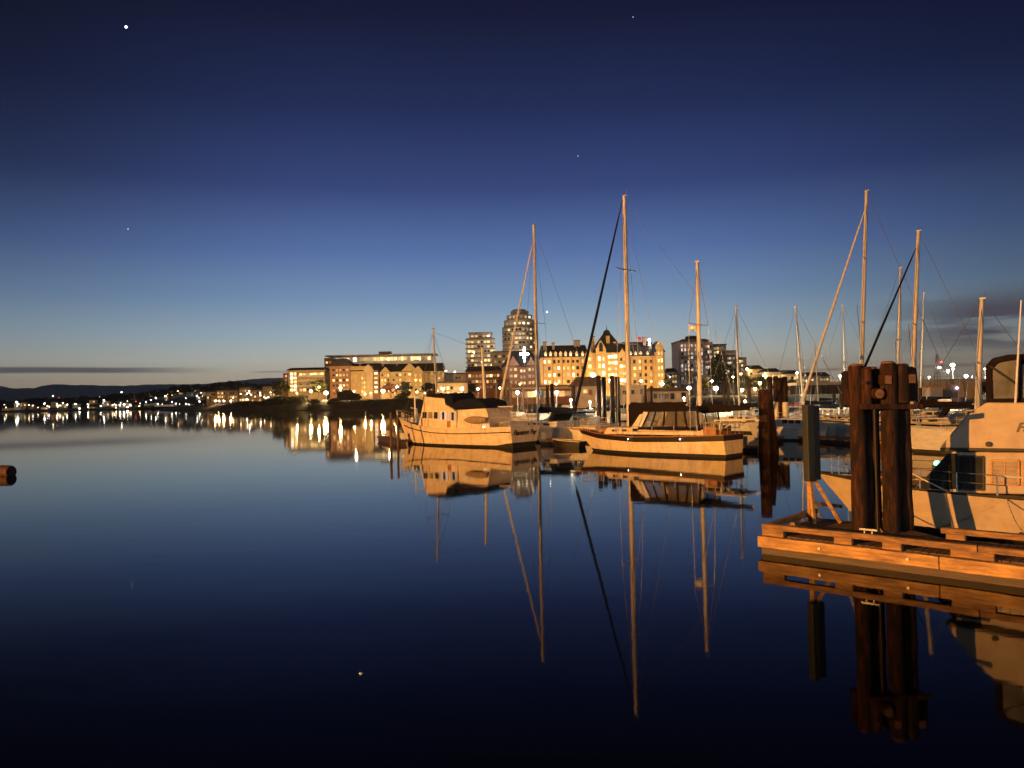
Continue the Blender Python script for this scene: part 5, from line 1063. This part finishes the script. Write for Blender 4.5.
for (px, yt, sl, lab) in ((771,377,0,'left dark piling of the cluster behind the lone brown one'),(777,376.5,1,'dark piling with a pale plastic sleeve, left of the sleeved pair'),(781,378,0,'unsleeved dark piling between the two pale-sleeved ones'),(786,377,1,'dark piling with a pale plastic sleeve, right of the sleeved pair')):
    piling(px, yt, 433, .27, lab, (0,0), pile, g_, bool(sl))
for (px, yt, yw, r, m_, lab) in ((725,380,420,.25,pile,'black piling just left of the slim grey mast'),(729,382,421,.22,pile,'shorter black piling left of the slim grey mast'),(750,381,421,.25,pile,'black piling midway between slim mast and lone brown piling'),(646,385,418,.22,pile,'black piling right of the kiosk'),(652,386,418,.2,pile,'second black piling right of the kiosk'),
        (552.5,384,420,.33,pile,'dark stubby piling behind the right dock lamp'),(548,385,421,.25,pile,'narrow dark piling behind the right dock lamp'),(574,386,423,.3,pile,'dark piling under the furled headsail of the ketch'),(497,384,424,.26,pilel,'brown piling above the trawler aft canvas'),(503,383,424,.28,pilel,'tall brown piling above the trawler boom'),(511,383,424,.26,pilel,'brown piling left of the dock lamps'),(523,384,424,.24,pilel,'brown piling between the left dock lamps'),
        (835,394,424,.22,pile,'black piling behind the right-hand sailboat mast'),(842,392,425,.22,galv and pile,'black piling left of the big piling cluster'),(921,388,420,.22,pile,'black piling right of the big piling cluster'),(391,413,446,.12,pilel,'thin stake by the trawler bow pontoon'),(398,416,447,.10,pilel,'thin second stake by the trawler bow')):
    piling(px, yt, yw, r, lab, (0, R.uniform(-.008,.008)), m_, 'pilings of the boat basin')

# floating pontoons behind the boats
def pontoon(a, b_, wd, label, m=dockw):
    a = onwater(*a); b_ = onwater(*b_); d = (b_-a); L = d.length; t = thing('pontoon', label, 'pontoon', a, math.atan2(d.y, d.x), 'pontoons of the boat basin')
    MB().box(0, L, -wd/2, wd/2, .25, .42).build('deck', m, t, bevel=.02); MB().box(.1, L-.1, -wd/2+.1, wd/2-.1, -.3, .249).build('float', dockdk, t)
    k = 1
    while k < L: MB().box(k, k+.5, wd/2-.45, wd/2-.05, .421, 1.0).build('locker', dirtyw, t, bevel=.03); k += 7
    return t
pontoon((500,428),(800,432),2.0,'long main pontoon running behind the ketch'); pontoon((383,440),(401,444.5),1.2,'short dark pontoon off the trawler bow',dockdk); pontoon((546,445),(590,424),1.2,'finger pontoon between the trawler and the ketch'); pontoon((748,452),(796,432),1.4,'finger pontoon right of the ketch stern')
pontoon((800,440),(960,452),1.6,'finger pontoon beyond the big piling cluster'); pontoon((470,421),(640,419),1.6,'rear pontoon under the dock lamps'); pontoon((800,423),(990,424),1.6,'rear pontoon behind the right-hand sailboats')
# red equipment box on the pontoon
p = onwater(796, 415); t = thing('gas_locker', 'small red locker beside the sleeved piling cluster', 'locker', (p.x, p.y, .4)); MB().box(-.9,.9,-.5,.5,0,1.5).build('body', redp, t, bevel=.05); MB().box(-.95,.95,-.55,.55,1.51,1.6).build('lid', redp, t)

# rusty drum float at the left edge, small white floats
p = onwater(2, 475.5); t = thing('mooring_drum', 'rusty red floating mooring drum cut off by the left picture edge', 'mooring buoy', p, math.radians(-20))
MB().tube([(-1.2,0,.22),(-1.15,0,.22),(.72,0,.22),(.8,0,.22)], [.30,.38,.38,.32], 20).build('drum', rust, t, True, bevel=.0); MB().tube([(.78,0,.22),(.83,0,.22)], [.2,.2], 14).build('end_cap', black, t, True)
for s0 in (-.7, 0, .45): MB().tube([(s0,0,.22),(s0+.06,0,.22)], .40, 20).build('hoop', rust, t, True)
for (px, py, r, lab) in ((295,453.5,.11,'small white float drifting on open water left of the trawler'),(282,454,.06,'tiny pale float left of the small white float'),(361,674,.03,'tiny pale speck floating in the dark foreground water')):
    p = onwater(px, py); t = thing('float_buoy', lab, 'float', p); MB().sphere((0,0,r*.25), r, 14, 10, .55).build('float_body', gel, t, True); MB().tube([(0,0,r*.6),(0,0,r*1.0)], r*.15, 8).build('ring', galv, t)

# ---------------------------------------------------------------- stars
for (px, py, r, lab) in ((126,27,13,'brightest star, high in the upper left sky'),(547,312,8,'bright planet low beside the tall curved tower'),(128,229,2.2,'faint star in the left mid sky'),(633,17,2.2,'faint star near the top right of centre'),(578,156,2.2,'faint star above the tall ketch mast')):
    p = W(px, py, 9500); o = bpy.data.objects.new('star', BULB['s']); C.objects.link(o); o.location = p; o.scale = (r,)*3; tag(o, lab, 'star')

HAZE = 4.5e-5
if HAZE:
    hm = bpy.data.materials.new('thin_haze'); hm.use_nodes = True; hn = hm.node_tree.nodes; hl = hm.node_tree.links
    hn.remove(hn['Principled BSDF']); pv = hn.new('ShaderNodeVolumePrincipled'); pv.inputs['Color'].default_value = (1,.94,.90,1); pv.inputs['Density'].default_value = HAZE; pv.inputs['Anisotropy'].default_value = .78
    hl.new(pv.outputs[0], hn['Material Output'].inputs['Volume'])
    tag(MB().box(-8900, 8900, -280, 8500, -3.2, 330).build('haze', hm), kind='stuff')
# ---------------------------------------------------------------- quay behind the camera with its sodium lamps (they light the boats)
q = MB().box(-120, 130, -90, .2, -2, 2.3).build('quay', concrete); tag(q, kind='structure')
Ls = []
for (x, y, z, P, k) in ((-106, -44, 19, 1600000, 1.0), (36, -25, 22, 150000, 1)):
    t = thing('sodium_lamp', 'tall sodium street lamp standing on the quay behind the viewpoint' if x < 0 else 'sodium floodlight on the quay right of the viewpoint, aimed at the two big boats', 'street lamp', (x, y, 2.3))
    MB().tube([(0,0,0),(0,0,z-2.3+.5)], [.12,.07], 10).build('pole', galv, t, True); MB().tube([(0,0,z-1.9),(0,.8,z-1.7),(0,1.6,z-1.75)], .05, 8).build('arm', galv, t, True)
    MB().box(-.2,.2,1.5,2.2,z-1.9,z-1.7).build('lamp_head', galv, t, bevel=.04)
    if P > 1e6:
        lo = plight((0, 1.9, z-2.3-.1), P, (1.0, .41, .075), .5); lo.parent = t
    else:
        L = bpy.data.lights.new('flood_light', 'SPOT'); L.energy = P; L.color = (1.0, .42, .08); L.shadow_soft_size = .3; L.spot_size = math.radians(14.5); L.spot_blend = .35
        lo = bpy.data.objects.new('flood_light', L); C.objects.link(lo); lo.location = (x, y+1.9, z-.1); lo.rotation_euler = (Vector((7.2, 54, 1.2))-lo.location).to_track_quat('-Z', 'Y').to_euler()
        wm_ = lo.matrix_basis.copy(); lo.parent = t; lo.matrix_parent_inverse = Matrix.Translation((-x, -y, -2.3))

t = thing('quay_fill_lamp', 'added white fill lamp on a grey post on the quay behind the viewpoint', 'street lamp', (14, -38, 2.3))  # unseen white lamp added as fill for the shadow bands on the yacht
MB().tube([(0,0,0),(0,0,9.2)], [.1,.06], 10).build('pole', galv, t, True); MB().tube([(0,0,9.2),(0,0,9.5),(0,0,9.6)], [.25,.3,.05], 12).build('lamp_head', galv, t, True)
lo = plight((0, .5, 9.0), 26000, (.85, .95, 1.0), .25); lo.parent = t
# ---------------------------------------------------------------- render settings
sc.view_settings.view_transform = 'Standard'; sc.view_settings.look = 'None'; sc.view_settings.exposure = 0; sc.view_settings.gamma = 1; sc.view_settings.use_curve_mapping = False
sc.cycles.use_denoising = True
try: sc.cycles.denoiser = 'OPENIMAGEDENOISE'
except Exception: pass
sc.cycles.max_bounces = 6; sc.cycles.glossy_bounces = 3; sc.cycles.diffuse_bounces = 2; sc.cycles.caustics_reflective = False; sc.cycles.sample_clamp_indirect = 6.0
